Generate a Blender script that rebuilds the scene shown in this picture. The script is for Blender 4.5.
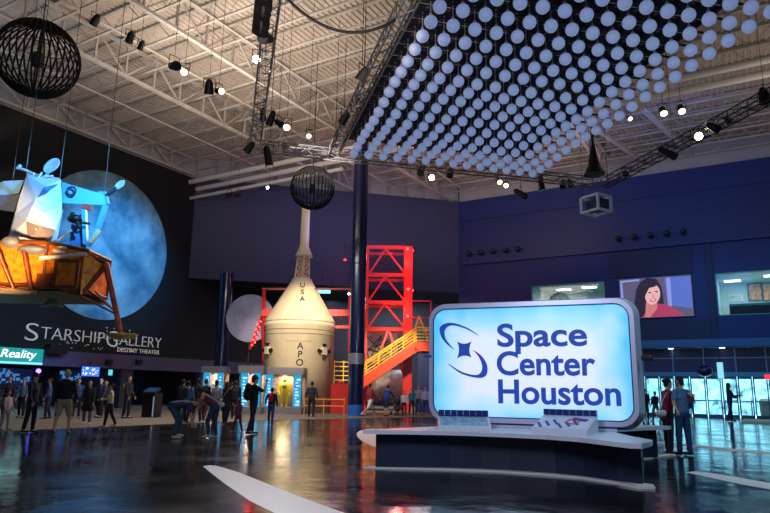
import bpy, bmesh, math, random
from mathutils import Vector, Matrix
from math import sin, cos, pi, radians as rad, sqrt, atan2
random.seed(7)
SC = bpy.context.scene
for o in list(bpy.data.objects): bpy.data.objects.remove(o)
COL = SC.collection

# ------------------------------------------------------------------ camera
F, CY, HC = 630.55, 263.72, 1.4
def cam_axes(yaw=-0.532761, p=0.1976658, r=0.0160038):
    c, s = cos(yaw), sin(yaw)
    Fw = Vector((s*cos(p), c*cos(p), sin(p))); rt = Vector((c, -s, 0)); up = rt.cross(Fw)
    return cos(r)*rt+sin(r)*up, -sin(r)*rt+cos(r)*up, Fw
CA, CB, CC = cam_axes()
CO = Vector((0, 0, HC))
cd = bpy.data.cameras.new('camera'); cam = bpy.data.objects.new('camera', cd); COL.objects.link(cam)
cd.sensor_width = 36; cd.lens = F/770*36; cd.shift_y = (CY-256.5)/770; cd.clip_end = 300
M = Matrix.Identity(4)
for i, v in enumerate((CA, CB, -CC)):
    for k in range(3): M[k][i] = v[k]
M.translation = CO
cam.matrix_world = M
SC.camera = cam
# ------------------------------------------------------------------ colour management, world
SC.view_settings.view_transform = 'Standard'; SC.view_settings.look = 'None'
SC.view_settings.exposure = 0.0; SC.view_settings.gamma = 1.0; SC.view_settings.use_curve_mapping = False
W = bpy.data.worlds.new('world'); SC.world = W; W.use_nodes = True
W.node_tree.nodes['Background'].inputs[0].default_value = (0.25, 0.3, 0.5, 1)
W.node_tree.nodes['Background'].inputs[1].default_value = 0.12

def aim(o, t):
    o.rotation_euler = (Vector(t)-o.location).to_track_quat('-Z', 'Y').to_euler()
def light(kind, loc, target, energy, color, size=1.0, spot=60, blend=.5, sizey=None, name='light'):
    l = bpy.data.lights.new(name, kind); o = bpy.data.objects.new(name, l); COL.objects.link(o)
    o.location = loc; l.energy = energy; l.color = color
    if kind == 'AREA':
        l.size = size
        if sizey: l.shape = 'RECTANGLE'; l.size_y = sizey
    elif kind == 'SPOT':
        l.spot_size = rad(spot); l.spot_blend = blend; l.shadow_soft_size = size
    else: l.shadow_soft_size = size
    if target is not None: aim(o, target)
    return o
# unseen area lights, added to brighten the roof from below
light('AREA', (-20, 20, 12.6), (-20, 22, 18), 1250, (1.0, .87, .73), 9)
light('AREA', (-9, 9, 12.6), (-12, 12, 18), 420, (1.0, .88, .80), 9)
light('AREA', (4, 34, 12.6), (2, 36, 18), 270, (1.0, .88, .78), 10)
light('AREA', (-13, 36, 12.6), (-14, 38, 18), 450, (1.0, .80, .68), 8)
light('AREA', (-29, 13, 13.5), (-31, 14, 18), 130, (.80, .88, 1.0), 6)
# stage lights and colour washes, with added fills among them
light('SPOT', (-16.5, 19.5, 9.0), (-24.5, 31.2, 4.2), 9500, (1.0, .80, .55), .3, 30, .6)      # capsule
light('SPOT', (-17, 31, 10), (-24.5, 31.2, 5.5), 1800, (1.0, .78, .50), .3, 30, .6)
light('SPOT', (-24, 20, 14.5), (-35, 25.2, 9.6), 13000, (.12, .50, 1.0), .4, 42, .8)         # moon mural
light('SPOT', (-9, 8.5, 10.5), (-17.4, 11.4, 8.0), 19000, (.12, .52, 1.0), .3, 26, .6)      # lander top
light('SPOT', (-12.5, 6.0, 3.0), (-18.6, 9.8, 5.4), 15000, (1.0, .66, .32), .3, 22, .5)   # lander foil
light('SPOT', (-9, 6, 12), (-18.9, 9.2, 7.0), 1000, (1.0, .95, .95), .3, 16, .7)
light('AREA', (-4, 34, 13.4), (-6, 46, 9), 340, (.08, .26, 1.0), 8)                       # blue wash, entrance wall
light('AREA', (-22, 33.5, 13.6), (-27.5, 39, 12), 190, (.46, .40, 1.0), 6)                    # violet wash, siding
light('AREA', (-2, 38, 9.5), (-2, 41, 0), 300, (.10, .62, 1.0), 7)                         # cyan wash, lobby floor
light('AREA', (1.5, 12.5, 7), (-2, 17, 1), 200, (.45, .80, 1.0), 2)  # added front fill that lifts the embracing pair
light('AREA', (-19, 21, 9.8), (-19, 21.1, 0), 1300, (1.0, .90, .82), 6)                       # unseen wash added to brighten the crowd
light('AREA', (-3.0, 1.5, 5.5), (-3.8, 11.5, .4), 420, (.66, .74, 1.0), 2)  # added front key that brightens the platform and sign frame

# ------------------------------------------------------------------ pixel <-> place helpers (true positions in the hall)
def ray(px, py): return (px-385)*CA-(py-CY)*CB+F*CC
def at(px, py, z=0.0):
    v = ray(px, py); return CO+v*((z-HC)/v.z)
def onY(px, py, Y): v = ray(px, py); return CO+v*(Y/v.y)
def onX(px, py, X): v = ray(px, py); return CO+v*(X/v.x)
def over(px, gy, py, z=0.0):
    """height reached at (px,py) above the ground point seen at (px,gy)"""
    G = at(px, gy, z); n = Vector((CC.x, CC.y, 0)); v = ray(px, py)
    return CO+v*((G-CO).dot(n)/v.dot(n))
def plane_map(loc, rz):
    """picture point -> local point on the upright plane y = const of a thing standing at loc, turned by rz"""
    loc = Vector(loc); c, s = cos(rz), sin(rz)
    def f(px, py, y=0.0):
        v = ray(px, py); o = CO-loc
        lo = Vector((o.x*c+o.y*s, -o.x*s+o.y*c, o.z)); lv = Vector((v.x*c+v.y*s, -v.x*s+v.y*c, v.z))
        return lo+lv*((y-lo.y)/lv.y)
    return f
def deep(px, py, D): v = ray(px, py); return CO+v*(D/F)

# ------------------------------------------------------------------ materials
def lin(c): return tuple(((x/255)/12.92 if x/255 <= .04045 else ((x/255+.055)/1.055)**2.4) for x in c)
MC = {}
def mat(name, c, rough=.6, metal=0.0, noise=0.0, scale=4.0, bump=0.0, coat=0.0, emit=None, es=1.0, trans=0.0, ior=1.5):
    if name in MC: return MC[name]
    m = bpy.data.materials.new(name); m.use_nodes = True; nt = m.node_tree; b = nt.nodes['Principled BSDF']
    L = lin(c); b.inputs['Base Color'].default_value = (*L, 1); b.inputs['Roughness'].default_value = rough
    b.inputs['Metallic'].default_value = metal; b.inputs['IOR'].default_value = ior
    if coat: b.inputs['Coat Weight'].default_value = coat
    if trans: b.inputs['Transmission Weight'].default_value = trans
    if noise or bump:
        tc = nt.nodes.new('ShaderNodeTexCoord'); nz = nt.nodes.new('ShaderNodeTexNoise')
        nz.inputs['Scale'].default_value = scale; nz.inputs['Detail'].default_value = 5
        nt.links.new(tc.outputs['Object'], nz.inputs['Vector'])
        if noise:
            rp = nt.nodes.new('ShaderNodeValToRGB'); nt.links.new(nz.outputs[0], rp.inputs[0])
            rp.color_ramp.elements[0].position = .3; rp.color_ramp.elements[1].position = .7
            rp.color_ramp.elements[0].color = (*[x*(1-noise) for x in L], 1)
            rp.color_ramp.elements[1].color = (*[min(1, x*(1+noise)) for x in L], 1)
            nt.links.new(rp.outputs[0], b.inputs['Base Color'])
        if bump:
            bp = nt.nodes.new('ShaderNodeBump'); bp.inputs['Strength'].default_value = bump
            nt.links.new(nz.outputs[0], bp.inputs['Height']); nt.links.new(bp.outputs[0], b.inputs['Normal'])
    if emit is not None:
        b.inputs['Emission Color'].default_value = (*lin(emit), 1); b.inputs['Emission Strength'].default_value = es
    MC[name] = m; return m
def glow(name, c, s=1.0):
    return mat(name, (10, 10, 10), .5, emit=c, es=s)

black = mat('black_metal', (16, 16, 18), .5, .3)
dark = mat('charcoal', (34, 34, 38), .6)
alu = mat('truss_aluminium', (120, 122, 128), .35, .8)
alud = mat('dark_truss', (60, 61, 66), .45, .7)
white_steel = mat('roof_steel', (170, 162, 154), .6, 0, .12, 1.5)
deck_m = mat('roof_deck', (172, 158, 146), .8, 0, .12, .35)
band_m = mat('upper_wall_panel', (150, 150, 152), .7, 0, .1, .6)
left_m = mat('black_wall', (10, 11, 18), .85, 0, .2, 1.0)
siding_m = mat('siding_navy', (58, 58, 92), .55, 0, .1, .5)
navy_m = mat('wall_navy', (12, 34, 100), .6, 0, .1, .5)  # blue light on the entrance wall is put into this base colour
navyd_m = mat('wall_navy_dark', (20, 26, 66), .6)
red_m = mat('red_steel', (214, 38, 34), .45)
yellow_m = mat('yellow_rail', (244, 200, 40), .4)
white_m = mat('white_laminate', (222, 222, 232), .3)
cream_m = mat('rocket_paint', (226, 210, 178), .5, 0, .06, 2)
blue_col_m = mat('blue_column_paint', (14, 22, 62), .25, 0, 0, coat=.3)
skin_m = mat('skin', (196, 146, 118), .6)

def floor_material():
    m = bpy.data.materials.new('polished_black_floor'); m.use_nodes = True; nt = m.node_tree; N = nt.nodes; b = N['Principled BSDF']
    tc = N.new('ShaderNodeTexCoord')
    n1 = N.new('ShaderNodeTexNoise'); n1.inputs['Scale'].default_value = .7; n1.inputs['Detail'].default_value = 6
    n2 = N.new('ShaderNodeTexNoise'); n2.inputs['Scale'].default_value = 2.2; n2.inputs['Detail'].default_value = 3
    n3 = N.new('ShaderNodeTexNoise'); n3.inputs['Scale'].default_value = 9; n3.inputs['Detail'].default_value = 8
    for n in (n1, n2, n3): nt.links.new(tc.outputs['Object'], n.inputs['Vector'])
    r = N.new('ShaderNodeValToRGB'); nt.links.new(n3.outputs[0], r.inputs[0])
    r.color_ramp.elements[0].position = .35; r.color_ramp.elements[0].color = (.004, .004, .0045, 1)
    r.color_ramp.elements[1].position = .8; r.color_ramp.elements[1].color = (.022, .02, .018, 1)
    nt.links.new(r.outputs[0], b.inputs['Base Color'])
    mr = N.new('ShaderNodeMapRange'); mr.inputs[1].default_value = .3; mr.inputs[2].default_value = .7
    mr.inputs[3].default_value = .07; mr.inputs[4].default_value = .22
    nt.links.new(n1.outputs[0], mr.inputs[0]); nt.links.new(mr.outputs[0], b.inputs['Roughness'])
    bp = N.new('ShaderNodeBump'); bp.inputs['Strength'].default_value = .045; bp.inputs['Distance'].default_value = .25
    nt.links.new(n2.outputs[0], bp.inputs['Height']); nt.links.new(bp.outputs[0], b.inputs['Normal'])
    b.inputs['IOR'].default_value = 1.75
    return m

# ------------------------------------------------------------------ mesh builder
class MB:
    def __init__(s): s.v = []; s.f = []; s.m = []; s.mi = 0; s.sm = []; s.smooth = False
    def add(s, vs, fs, smooth=None):
        b = len(s.v); s.v += [tuple(x) for x in vs]
        for f in fs: s.f.append(tuple(b+i for i in f)); s.m.append(s.mi); s.sm.append(s.smooth if smooth is None else smooth)
    def box(s, c, d, R=None):
        x, y, z = d[0]/2, d[1]/2, d[2]/2; c = Vector(c)
        vs = [Vector((a, b, e)) for a in (-x, x) for b in (-y, y) for e in (-z, z)]
        if R is not None: vs = [R @ q for q in vs]
        s.add([c+q for q in vs], [(0, 1, 3, 2), (4, 6, 7, 5), (0, 4, 5, 1), (2, 3, 7, 6), (0, 2, 6, 4), (1, 5, 7, 3)], False); return s
    def bb(s, lo, hi):
        return s.box([(a+b)/2 for a, b in zip(lo, hi)], [abs(b-a) for a, b in zip(lo, hi)])
    def frame(s, p0, p1, side=None):
        d = (p1-p0).normalized()
        u = Vector(side) if side is not None else (Vector((0, 0, 1)) if abs(d.z) < .9 else Vector((1, 0, 0)))
        u = (u-d*u.dot(d)).normalized(); return d, u, d.cross(u)
    def tube(s, p0, p1, r0, r1=None, n=8, caps=True):
        p0, p1 = Vector(p0), Vector(p1)
        if (p1-p0).length < 1e-6: return s
        if r1 is None: r1 = r0
        d, u, w = s.frame(p0, p1)
        vs = []
        for p, r in ((p0, r0), (p1, r1)):
            for k in range(n):
                a = 2*pi*k/n; vs.append(p+(u*cos(a)+w*sin(a))*r)
        s.add(vs, [(k, (k+1) % n, n+(k+1) % n, n+k) for k in range(n)], n > 5)
        if caps: s.add(vs, [tuple(range(n-1, -1, -1)), tuple(range(n, 2*n))], False)
        return s
    def beam(s, p0, p1, w, h=None):
        p0, p1 = Vector(p0), Vector(p1); h = h or w
        d, u, q = s.frame(p0, p1)
        vs = [p+u*a*h/2+q*b*w/2 for p in (p0, p1) for a, b in ((-1, -1), (1, -1), (1, 1), (-1, 1))]
        s.add(vs, [(0, 3, 2, 1), (4, 5, 6, 7), (0, 1, 5, 4), (1, 2, 6, 5), (2, 3, 7, 6), (3, 0, 4, 7)], False); return s
    def path(s, pts, r, n=6):
        for a, b in zip(pts, pts[1:]): s.tube(a, b, r, n=n)
        return s
    def cap(s, p0, p1, r0, r1, sx=1, sy=1, side=(1, 0, 0), n=10, rings=4):
        """tapered capsule; sx scales across (side axis), sy the other way"""
        p0, p1 = Vector(p0), Vector(p1)
        if (p1-p0).length < 1e-5: p1 = p0+Vector((0, 0, 1e-4))
        d, u, w = s.frame(p0, p1, side)
        vs = []; R = []
        for k in range(rings+1):
            a = -pi/2+pi/2*k/rings; R.append((p0+d*r0*sin(a), max(r0*cos(a), 1e-4)))
        for k in range(rings+1):
            a = pi/2*k/rings; R.append((p1+d*r1*sin(a), max(r1*cos(a), 1e-4)))
        for c, r in R:
            for k in range(n):
                a = 2*pi*k/n; vs.append(c+u*cos(a)*r*sx+w*sin(a)*r*sy)
        m = len(R); fs = [(i*n+k, i*n+(k+1) % n, (i+1)*n+(k+1) % n, (i+1)*n+k) for i in range(m-1) for k in range(n)]
        fs += [tuple(range(n-1, -1, -1)), tuple(range((m-1)*n, m*n))]
        s.add(vs, fs, True); return s
    def ball(s, c, r, n=16, m=10, sc=(1, 1, 1)):
        c = Vector(c); vs = []
        for i in range(m+1):
            a = -pi/2+pi*i/m
            for k in range(n):
                b = 2*pi*k/n
                vs.append(c+Vector((max(cos(a), 1e-4)*cos(b)*r*sc[0], max(cos(a), 1e-4)*sin(b)*r*sc[1], sin(a)*r*sc[2])))
        s.add(vs, [(i*n+k, i*n+(k+1) % n, (i+1)*n+(k+1) % n, (i+1)*n+k) for i in range(m) for k in range(n)], True); return s
    def lathe(s, prof, c=(0, 0, 0), n=48, smooth=True):
        c = Vector(c); vs = []
        for r, z in prof:
            for k in range(n):
                a = 2*pi*k/n; vs.append(c+Vector((r*cos(a), r*sin(a), z)))
        m = len(prof)
        s.add(vs, [(i*n+k, i*n+(k+1) % n, (i+1)*n+(k+1) % n, (i+1)*n+k) for i in range(m-1) for k in range(n)], smooth); return s
    def torus(s, c, R, r, ax=(0, 0, 1), n=32, m=6):
        c = Vector(c); ax = Vector(ax).normalized(); u = ax.orthogonal().normalized(); w = ax.cross(u); vs = []
        for i in range(n):
            a = 2*pi*i/n; e = u*cos(a)+w*sin(a)
            for k in range(m):
                b = 2*pi*k/m; vs.append(c+e*(R+r*cos(b))+ax*r*sin(b))
        s.add(vs, [(i*m+k, ((i+1) % n)*m+k, ((i+1) % n)*m+(k+1) % m, i*m+(k+1) % m) for i in range(n) for k in range(m)], True); return s
    def prism(s, pts, z0, z1):
        n = len(pts); vs = [Vector((p[0], p[1], z0)) for p in pts]+[Vector((p[0], p[1], z1)) for p in pts]
        ar = sum(pts[i][0]*pts[(i+1) % n][1]-pts[(i+1) % n][0]*pts[i][1] for i in range(n))
        if ar > 0: fs = [tuple(range(n-1, -1, -1)), tuple(range(n, 2*n))]+[(i, (i+1) % n, n+(i+1) % n, n+i) for i in range(n)]
        else: fs = [tuple(range(n)), tuple(range(2*n-1, n-1, -1))]+[((i+1) % n, i, n+i, n+(i+1) % n) for i in range(n)]
        s.add(vs, fs, False); return s
    def hull(s, pts):
        bm = bmesh.new()
        for p in pts: bm.verts.new(p)
        bmesh.ops.convex_hull(bm, input=bm.verts)
        bm.verts.index_update(); bm.faces.ensure_lookup_table()
        used = [v for v in bm.verts if v.link_faces]; ix = {v: i for i, v in enumerate(used)}
        s.add([v.co.copy() for v in used], [tuple(ix[v] for v in f.verts) for f in bm.faces], False); bm.free(); return s
    def xf(s, Mx, start=0):
        s.v[start:] = [tuple(Mx @ Vector(p)) for p in s.v[start:]]; return s
    def mesh(s, name, mats):
        me = bpy.data.meshes.new(name); me.from_pydata(s.v, [], s.f)
        for m in (mats if isinstance(mats, (list, tuple)) else [mats]): me.materials.append(m)
        me.polygons.foreach_set('material_index', s.m); me.polygons.foreach_set('use_smooth', s.sm); me.update()
        return me
    def build(s, name, mats, parent=None, loc=None, label=None):
        o = bpy.data.objects.new(name, s.mesh(name, mats)); COL.objects.link(o)
        if parent is not None: o.parent = parent
        if loc is not None: o.location = loc
        if label: o['label'] = label
        return o

def thing(name, label, cat, loc=(0, 0, 0), rz=0.0, group=None):
    o = bpy.data.objects.new(name, None); COL.objects.link(o); o.location = loc; o.rotation_euler = (0, 0, rz)
    o.empty_display_size = .2; return tag(o, label, cat, group)
def tag(o, label, cat, group=None):
    o['label'] = label; o['category'] = cat
    if group: o['group'] = group
    return o
def struct(o): o['kind'] = 'structure'; return o
def copy_tree(o, parent=None):
    c = o.copy(); COL.objects.link(c)
    if parent is not None: c.parent = parent
    for ch in list(o.children): copy_tree(ch, c)
    return c
def uv(u, v, z=0): return Vector(((v-u)/sqrt(2), (v+u)/sqrt(2), z))
def text_mesh(s, size=1.0, width=None, depth=.02, off=0.0, align='LEFT', shear=0.0, space=1.0):
    """mesh of a line of lettering in the local XZ plane, facing -Y"""
    c = bpy.data.curves.new('lettering', 'FONT'); c.body = s; c.size = size; c.extrude = depth/2; c.offset = off
    c.align_x = align; c.shear = shear; c.space_character = space; c.resolution_u = 6
    o = bpy.data.objects.new('tmp', c); COL.objects.link(o)
    dg = bpy.context.evaluated_depsgraph_get(); dg.update()
    me = bpy.data.meshes.new_from_object(o.evaluated_get(dg)); bpy.data.objects.remove(o)
    xs = [v.co.x for v in me.vertices]
    if width:
        k = width/(max(xs)-min(xs)); x0 = min(xs)
        for v in me.vertices: v.co.x = (v.co.x-x0)*k
    me.transform(Matrix.Rotation(pi/2, 4, 'X'))
    return me
def text(name, s, parent, loc, m, rz=0, **k):
    me = text_mesh(s, **k); me.materials.clear(); me.materials.append(m)
    o = bpy.data.objects.new(name, me); COL.objects.link(o); o.parent = parent; o.location = loc; o.rotation_euler = (0, 0, rz); return o

# ================================================================== THE SHELL
XL, YR, ZT, ZD = -35.15, 46.0, 16.65, 18.4
floor = struct(MB().bb((-50, -8, -.2), (26, 62, 0)).build('floor', floor_material()))
# paler matte floor of the exhibit side
cp = [at(-60, 437), at(0, 431.5), at(50, 429.5), at(100, 427.5), at(150, 425), at(200, 423), at(250, 421), at(300, 419.8), at(360, 418.5), at(430, 417), at(470, 415.5)]
poly = [(p.x, p.y) for p in cp]+[(-14, 45.9), (-49.9, 61), (-49.9, 0)]
struct(MB().prism(poly, 0.0, .012).build('floor', mat('grey_carpet', (104, 93, 82), .9, 0, .25, 6)))
poly = [(at(740, 424).x, at(740, 424).y), (at(800, 426).x, at(800, 426).y), (at(800, 415).x, at(800, 415).y), (at(748, 415).x, at(748, 415).y)]
struct(MB().prism(poly, 0.0, .010).build('floor', mat('entry_mat', (150, 130, 110), .9, 0, .2, 6)))

# roof deck with real ribs
mb = MB(); x = -38.0; vs = []; k = 0
while x < 24:
    for dx, z in ((0, 0), (.10, 0), (.14, .06), (.26, .06), (.30, 0)):
        vs += [(x+dx, -8, ZD+z), (x+dx, 52, ZD+z)]
    x += .30
n = len(vs)//2
mb.add(vs, [(2*i, 2*i+1, 2*i+3, 2*i+2) for i in range(n-1)])
mb.bb((-38, -8, ZD+.1), (24, 52, ZD+.2))
struct(mb.build('ceiling', deck_m))

# walls. left wall above its entrance band, black; pale panel band under the roof
lw = MB(); lw.bb((XL-.3, -6, 3.35), (XL, 31.6, ZT)).bb((XL-.3, 31.6, 3.35), (XL, 40, 9.2)).bb((XL-.3, 31.6, 9.2), (XL, 34, ZT))
struct(lw.build('wall_left', left_m))
struct(MB().bb((XL-.5, -6, ZT), (XL-.2, 34, ZD)).build('wall_left', band_m))
struct(MB().bb((XL-.3, -6, 2.45), (XL+.02, 40, 3.35)).build('trim_1', mat('violet_fascia', (72, 62, 98), .6)))
struct(MB().bb((XL-6, -6, 0), (XL-5.8, 61, 4)).bb((XL-5.8, -6, 3.0), (XL-.3, 40, 3.1)).build('wall_left', mat('gallery_dark', (16, 18, 34), .8)))
# piers of the opening
for i, y in enumerate((8.0, 26.8, 33.4)):
    struct(MB().bb((XL-.5, y, 0), (XL-.1, y+.9, 2.45)).build('wall_left', mat('pier', (34, 34, 60), .7)))
# diagonal siding bulkhead
A0 = Vector((XL, 31.6, 0)); B0 = Vector((-20.2, YR, 0)); dd = (B0-A0).normalized(); dn = Vector((-dd.y, dd.x, 0))
def diag(t, back, z): return A0+dd*t+dn*back+Vector((0, 0, z))
Ld = (B0-A0).length
mb = MB(); zz = 9.15; rows = []
while zz < ZT-.01:
    rows += [(0.0, zz), (-.0, zz+.14), (.05, zz+.16), (.05, zz+.2)]; zz += .2
vs = []
for off, z in rows: vs += [diag(0, off, z), diag(Ld, off, z)]
mb.add(vs, [(2*i, 2*i+1, 2*i+3, 2*i+2) for i in range(len(rows)-1)])
mb.add([diag(0, 0, 9.15), diag(Ld, 0, 9.15), diag(Ld, .8, 9.15), diag(0, .8, 9.15)], [(0, 1, 2, 3)])
mb.add([diag(0, .8, 9.15), diag(Ld, .8, 9.15), diag(Ld, .8, ZT), diag(0, .8, ZT)], [(0, 1, 2, 3)])
struct(mb.build('wall_back', siding_m))
mb = MB(); mb.add([diag(0, .3, ZT), diag(Ld, .3, ZT), diag(Ld, .3, ZD), diag(0, .3, ZD)], [(0, 1, 2, 3)])
for i in range(15): mb.beam(diag(i*Ld/14, .2, ZT), diag(i*Ld/14, .2, ZD), .12)
struct(mb.build('wall_back', band_m))
# recess behind it
mb = MB(); mb.add([diag(-8, 7.5, 0), diag(Ld+8, 7.5, 0), diag(Ld+8, 7.5, 9.3), diag(-8, 7.5, 9.3)], [(0, 1, 2, 3)])
mb.add([diag(-4, .7, 9.2), diag(Ld+4, .7, 9.2), diag(Ld+8, 7.5, 9.2), diag(-8, 7.5, 9.2)], [(0, 1, 2, 3)])
struct(mb.build('wall_back', mat('recess_dark', (40, 42, 58), .8, 0, .3, .8)))

# right (entrance) wall around its openings
rw = MB()
def rbox(x0, x1, z0, z1, y0=YR, y1=YR+.4): rw.bb((x0, y0, z0), (x1, y1, z1))
rbox(-20.2, 24, 9.24, ZT); rbox(-20.2, -14.3, 0, 9.24); rbox(-14.3, -9.0, 0, 6.6); rbox(-9.0, -2.0, 4.9, 9.24)
rbox(-9.0, -8.55, 0, 4.9); rbox(-2.0, 12, 4.9, 6.45); rbox(12, 24, 0, 9.24)
struct(rw.build('wall_right', navy_m))
struct(MB().bb((-20.2, YR+.2, ZT), (24, YR+.5, ZD)).build('wall_right', band_m))
# corrugated upper panel, the wall's blue light likewise in its colour
mb = MB(); zz = 11.3; rows = [(YR, zz)]
while zz < 14.8:
    rows += [(YR-.30, zz), (YR-.30, zz+.13), (YR-.25, zz+.15), (YR-.25, zz+.18)]; zz += .18
rows += [(YR-.3, 14.85), (YR, 14.85)]
vs = []
for y, z in rows: vs += [(-19.7, y, z), (24, y, z)]
mb.add(vs, [(2*i, 2*i+1, 2*i+3, 2*i+2) for i in range(len(rows)-1)])
struct(mb.build('wall_right', mat('wall_siding_blue', (16, 36, 96), .45)))
struct(MB().bb((-1.9-.55, YR-.12, 4.9), (-2.35+.25, YR, 11.3)).build('trim_2', navyd_m))
struct(MB().bb((-8.8, YR-.10, 4.95), (-2.5, YR, 6.3)).bb((-8.6, YR-.08, 9.4), (-3.3, YR, 11.2)).build('trim_3', navyd_m))
# canopy beam over the doors
cb = MB().bb((-8.7, YR-1.0, 4.42), (24, YR, 4.9)); struct(cb.build('trim_4', mat('canopy_blue', (40, 90, 140), .5)))
# curtain wall over the doors
mx = [-8.5, -6.72, -4.9, -3.06, -1.27, .40, 2.15, 3.9, 5.7, 7.5, 9.3, 11.1]
mull = mat('mullion', (96, 120, 160), .4, .5); dglass = mat('dark_glass', (12, 36, 84), .45)
for i in range(len(mx)-1):
    x0, x1 = mx[i], mx[i+1]
    w = MB().bb((x0-.04, YR-.02, 2.85), (x0+.04, YR+.1, 4.42)).bb((x0+.04, YR, 3.72), (x1-.04, YR+.08, 3.79))
    wo = struct(w.build('window_%d' % (i+1), mull))
    p = MB().bb((x0+.04, YR+.06, 2.85), (x1-.04, YR+.09, 4.42)).build('glass_pane', dglass, wo)
struct(MB().bb((-8.55, YR-.08, 2.58), (11.2, YR+.2, 2.85)).build('trim_5', mat('door_header', (60, 130, 170), .4, .4)))
clear = bpy.data.materials.new('clear_glass'); clear.use_nodes = True; nt = clear.node_tree
for nn in list(nt.nodes): nt.nodes.remove(nn)
oo = nt.nodes.new('ShaderNodeOutputMaterial'); ms = nt.nodes.new('ShaderNodeMixShader'); tr = nt.nodes.new('ShaderNodeBsdfTransparent'); gl = nt.nodes.new('ShaderNodeBsdfGlossy')
gl.inputs['Roughness'].default_value = .02; tr.inputs[0].default_value = (.9, .95, .97, 1); fr = nt.nodes.new('ShaderNodeFresnel'); fr.inputs[0].default_value = 1.45
nt.links.new(fr.outputs[0], ms.inputs[0]); nt.links.new(tr.outputs[0], ms.inputs[1]); nt.links.new(gl.outputs[0], ms.inputs[2]); nt.links.new(ms.outputs[0], oo.inputs[0])
dfr = mat('door_frame', (44, 84, 112), .35, .6)
for i in range(len(mx)-1):
    x0, x1 = mx[i], mx[i+1]; d = MB(); xm = (x0+x1)/2
    for a, b in ((x0, xm), (xm, x1)):
        d.bb((a+.02, YR, 0), (a+.10, YR+.06, 2.58)).bb((b-.10, YR, 0), (b-.02, YR+.06, 2.58)).bb((a+.1, YR, .0), (b-.1, YR+.06, .22)).bb((a+.1, YR, 2.42), (b-.1, YR+.06, 2.58)).bb((a+.1, YR-.02, 1.02), (b-.1, YR+.03, 1.1))
    do = struct(d.build('door_%d' % (i+1), dfr))
    MB().bb((x0+.1, YR+.02, .22), (x1-.1, YR+.03, 2.42)).build('door_glass', clear, do)
    MB().tube((xm-.14, YR-.08, .8), (xm-.14, YR-.08, 1.4), .015).tube((xm+.14, YR-.08, .8), (xm+.14, YR-.08, 1.4), .015).build('door_handle', alu, do)
# daylit forecourt behind the doors
om = mat('forecourt_paving', (190, 205, 210), .8, 0, .2, 2)
struct(MB().bb((-14, YR+.4, -.02), (22, YR+9, .02)).build('ground', om))
ex = mat('forecourt_wall', (150, 185, 195), .8, 0, .9, 1.6)
struct(MB().bb((-14, YR+8.6, 0), (22, YR+9, 5)).bb((-14, YR+.5, 5), (22, YR+9, 5.1)).build('wall_outside', ex))
light('AREA', (2, YR+4.5, 4.6), (2, YR+5.5, 0), 4200, (.55, .90, 1.0), 20, sizey=5)

# offices behind the upper windows
def office(x0, x1, z0, z1, n):
    m1 = mat('office_wall', (186, 205, 205), .7); m2 = mat('office_ceiling', (150, 178, 176), .8)
    o = MB(); y0, y1 = YR+.4, YR+5.5
    o.bb((x0-2, y1, z0-.6), (x1+2, y1+.1, z1+.1)).bb((x0-.2, y0, z0-.6), (x0, y1, z1+.1)).bb((x1+2, y0, z0-.6), (x1+2.1, y1, z1+.1)).bb((x0-.2, y0, z0-.7), (x1+2, y1, z0-.6))
    w = struct(o.build('wall_office', m1))
    c = struct(MB().bb((x0-.2, y0, z1+.08), (x1+2, y1, z1+.16)).build('ceiling', m2))
    fr = struct(MB().bb((x0, YR-.02, z0), (x0+.07, YR+.2, z1)).bb((x0, YR-.02, z0), (x1, YR+.2, z0+.06)).bb((x0, YR-.02, z1-.05), (x1, YR+.2, z1)).build('window_%d' % n, mat('window_frame_cyan', (90, 150, 150), .5)))
    MB().bb((x0+.07, YR+.1, z0+.06), (x1, YR+.12, z1-.05)).build('glass_pane', clear, fr)
office(-2.0, 12, 6.45, 9.24, 20); office(-14.3, -9.0, 6.6, 9.24, 21)
cl = glow('office_light', (235, 255, 250), 7)
for i, (x, y, w) in enumerate(((-1.1, 49.8, 'leftmost above the office window beside the video screen'), (1.3, 48.6, 'nearer the frame edge in the office right of the screen'), (-10.6, 48.5, 'right one seen in the small window above the sign'), (-12.6, 48.8, 'left one seen in the small window above the sign'))):
    t = thing('ceiling_light', 'bright recessed ceiling panel, '+w, 'ceiling light', (x, y, 9.30))
    MB().box((0, 0, -.03), (1.0, .6, .05)).build('diffuser', cl, t); MB().box((0, 0, 0), (1.1, .7, .04)).build('frame', white_m, t)
light('AREA', (2, 48.5, 9.1), (2, 48.6, 6), 170, (.85, 1, .97), 6, sizey=3); light('AREA', (-11.6, 48.5, 9.1), (-11.6, 48.6, 6), 60, (.85, 1, .97), 4, sizey=3)
for px, ww, lb in ((755, .9, 'framed poster with brown picture on office wall, upper right window'), (736, .9, 'small pale framed print on office wall, upper right window'), (768, .7, 'framed print at the frame edge in the upper right office')):
    p = onY(px, 292 if px != 736 else 298, 51.4); t = thing('wall_picture', lb, 'picture', p)
    h = 1.3 if px != 736 else .5
    MB().box((0, 0, 0), (ww, .05, h)).build('frame', dark if px != 736 else white_m, t); MB().box((0, -.035, 0), (ww-.15, .02, h-.15)).build('print', mat('print%d' % px, (200, 130, 80) if px != 736 else (190, 190, 180), .6, 0, .6, 4), t)
for a, b, lb in ((0.15, 0, 'black low sofa back standing in the upper right office window'), (3.6, 0, 'black chair back at the frame edge in upper office window')):
    t = thing('office_sofa', lb, 'sofa', (a-.9, 47.2, 6.0)); w = 2.4 if a < 1 else 1.0
    MB().box((w/2-.9+(.3 if a < 1 else 0), 0, .35), (w, .8, .3)).build('seat', black, t); MB().box((w/2-.9+(.3 if a < 1 else 0), -.35, .75), (w, .15, 1.05)).build('backrest', black, t)

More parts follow.
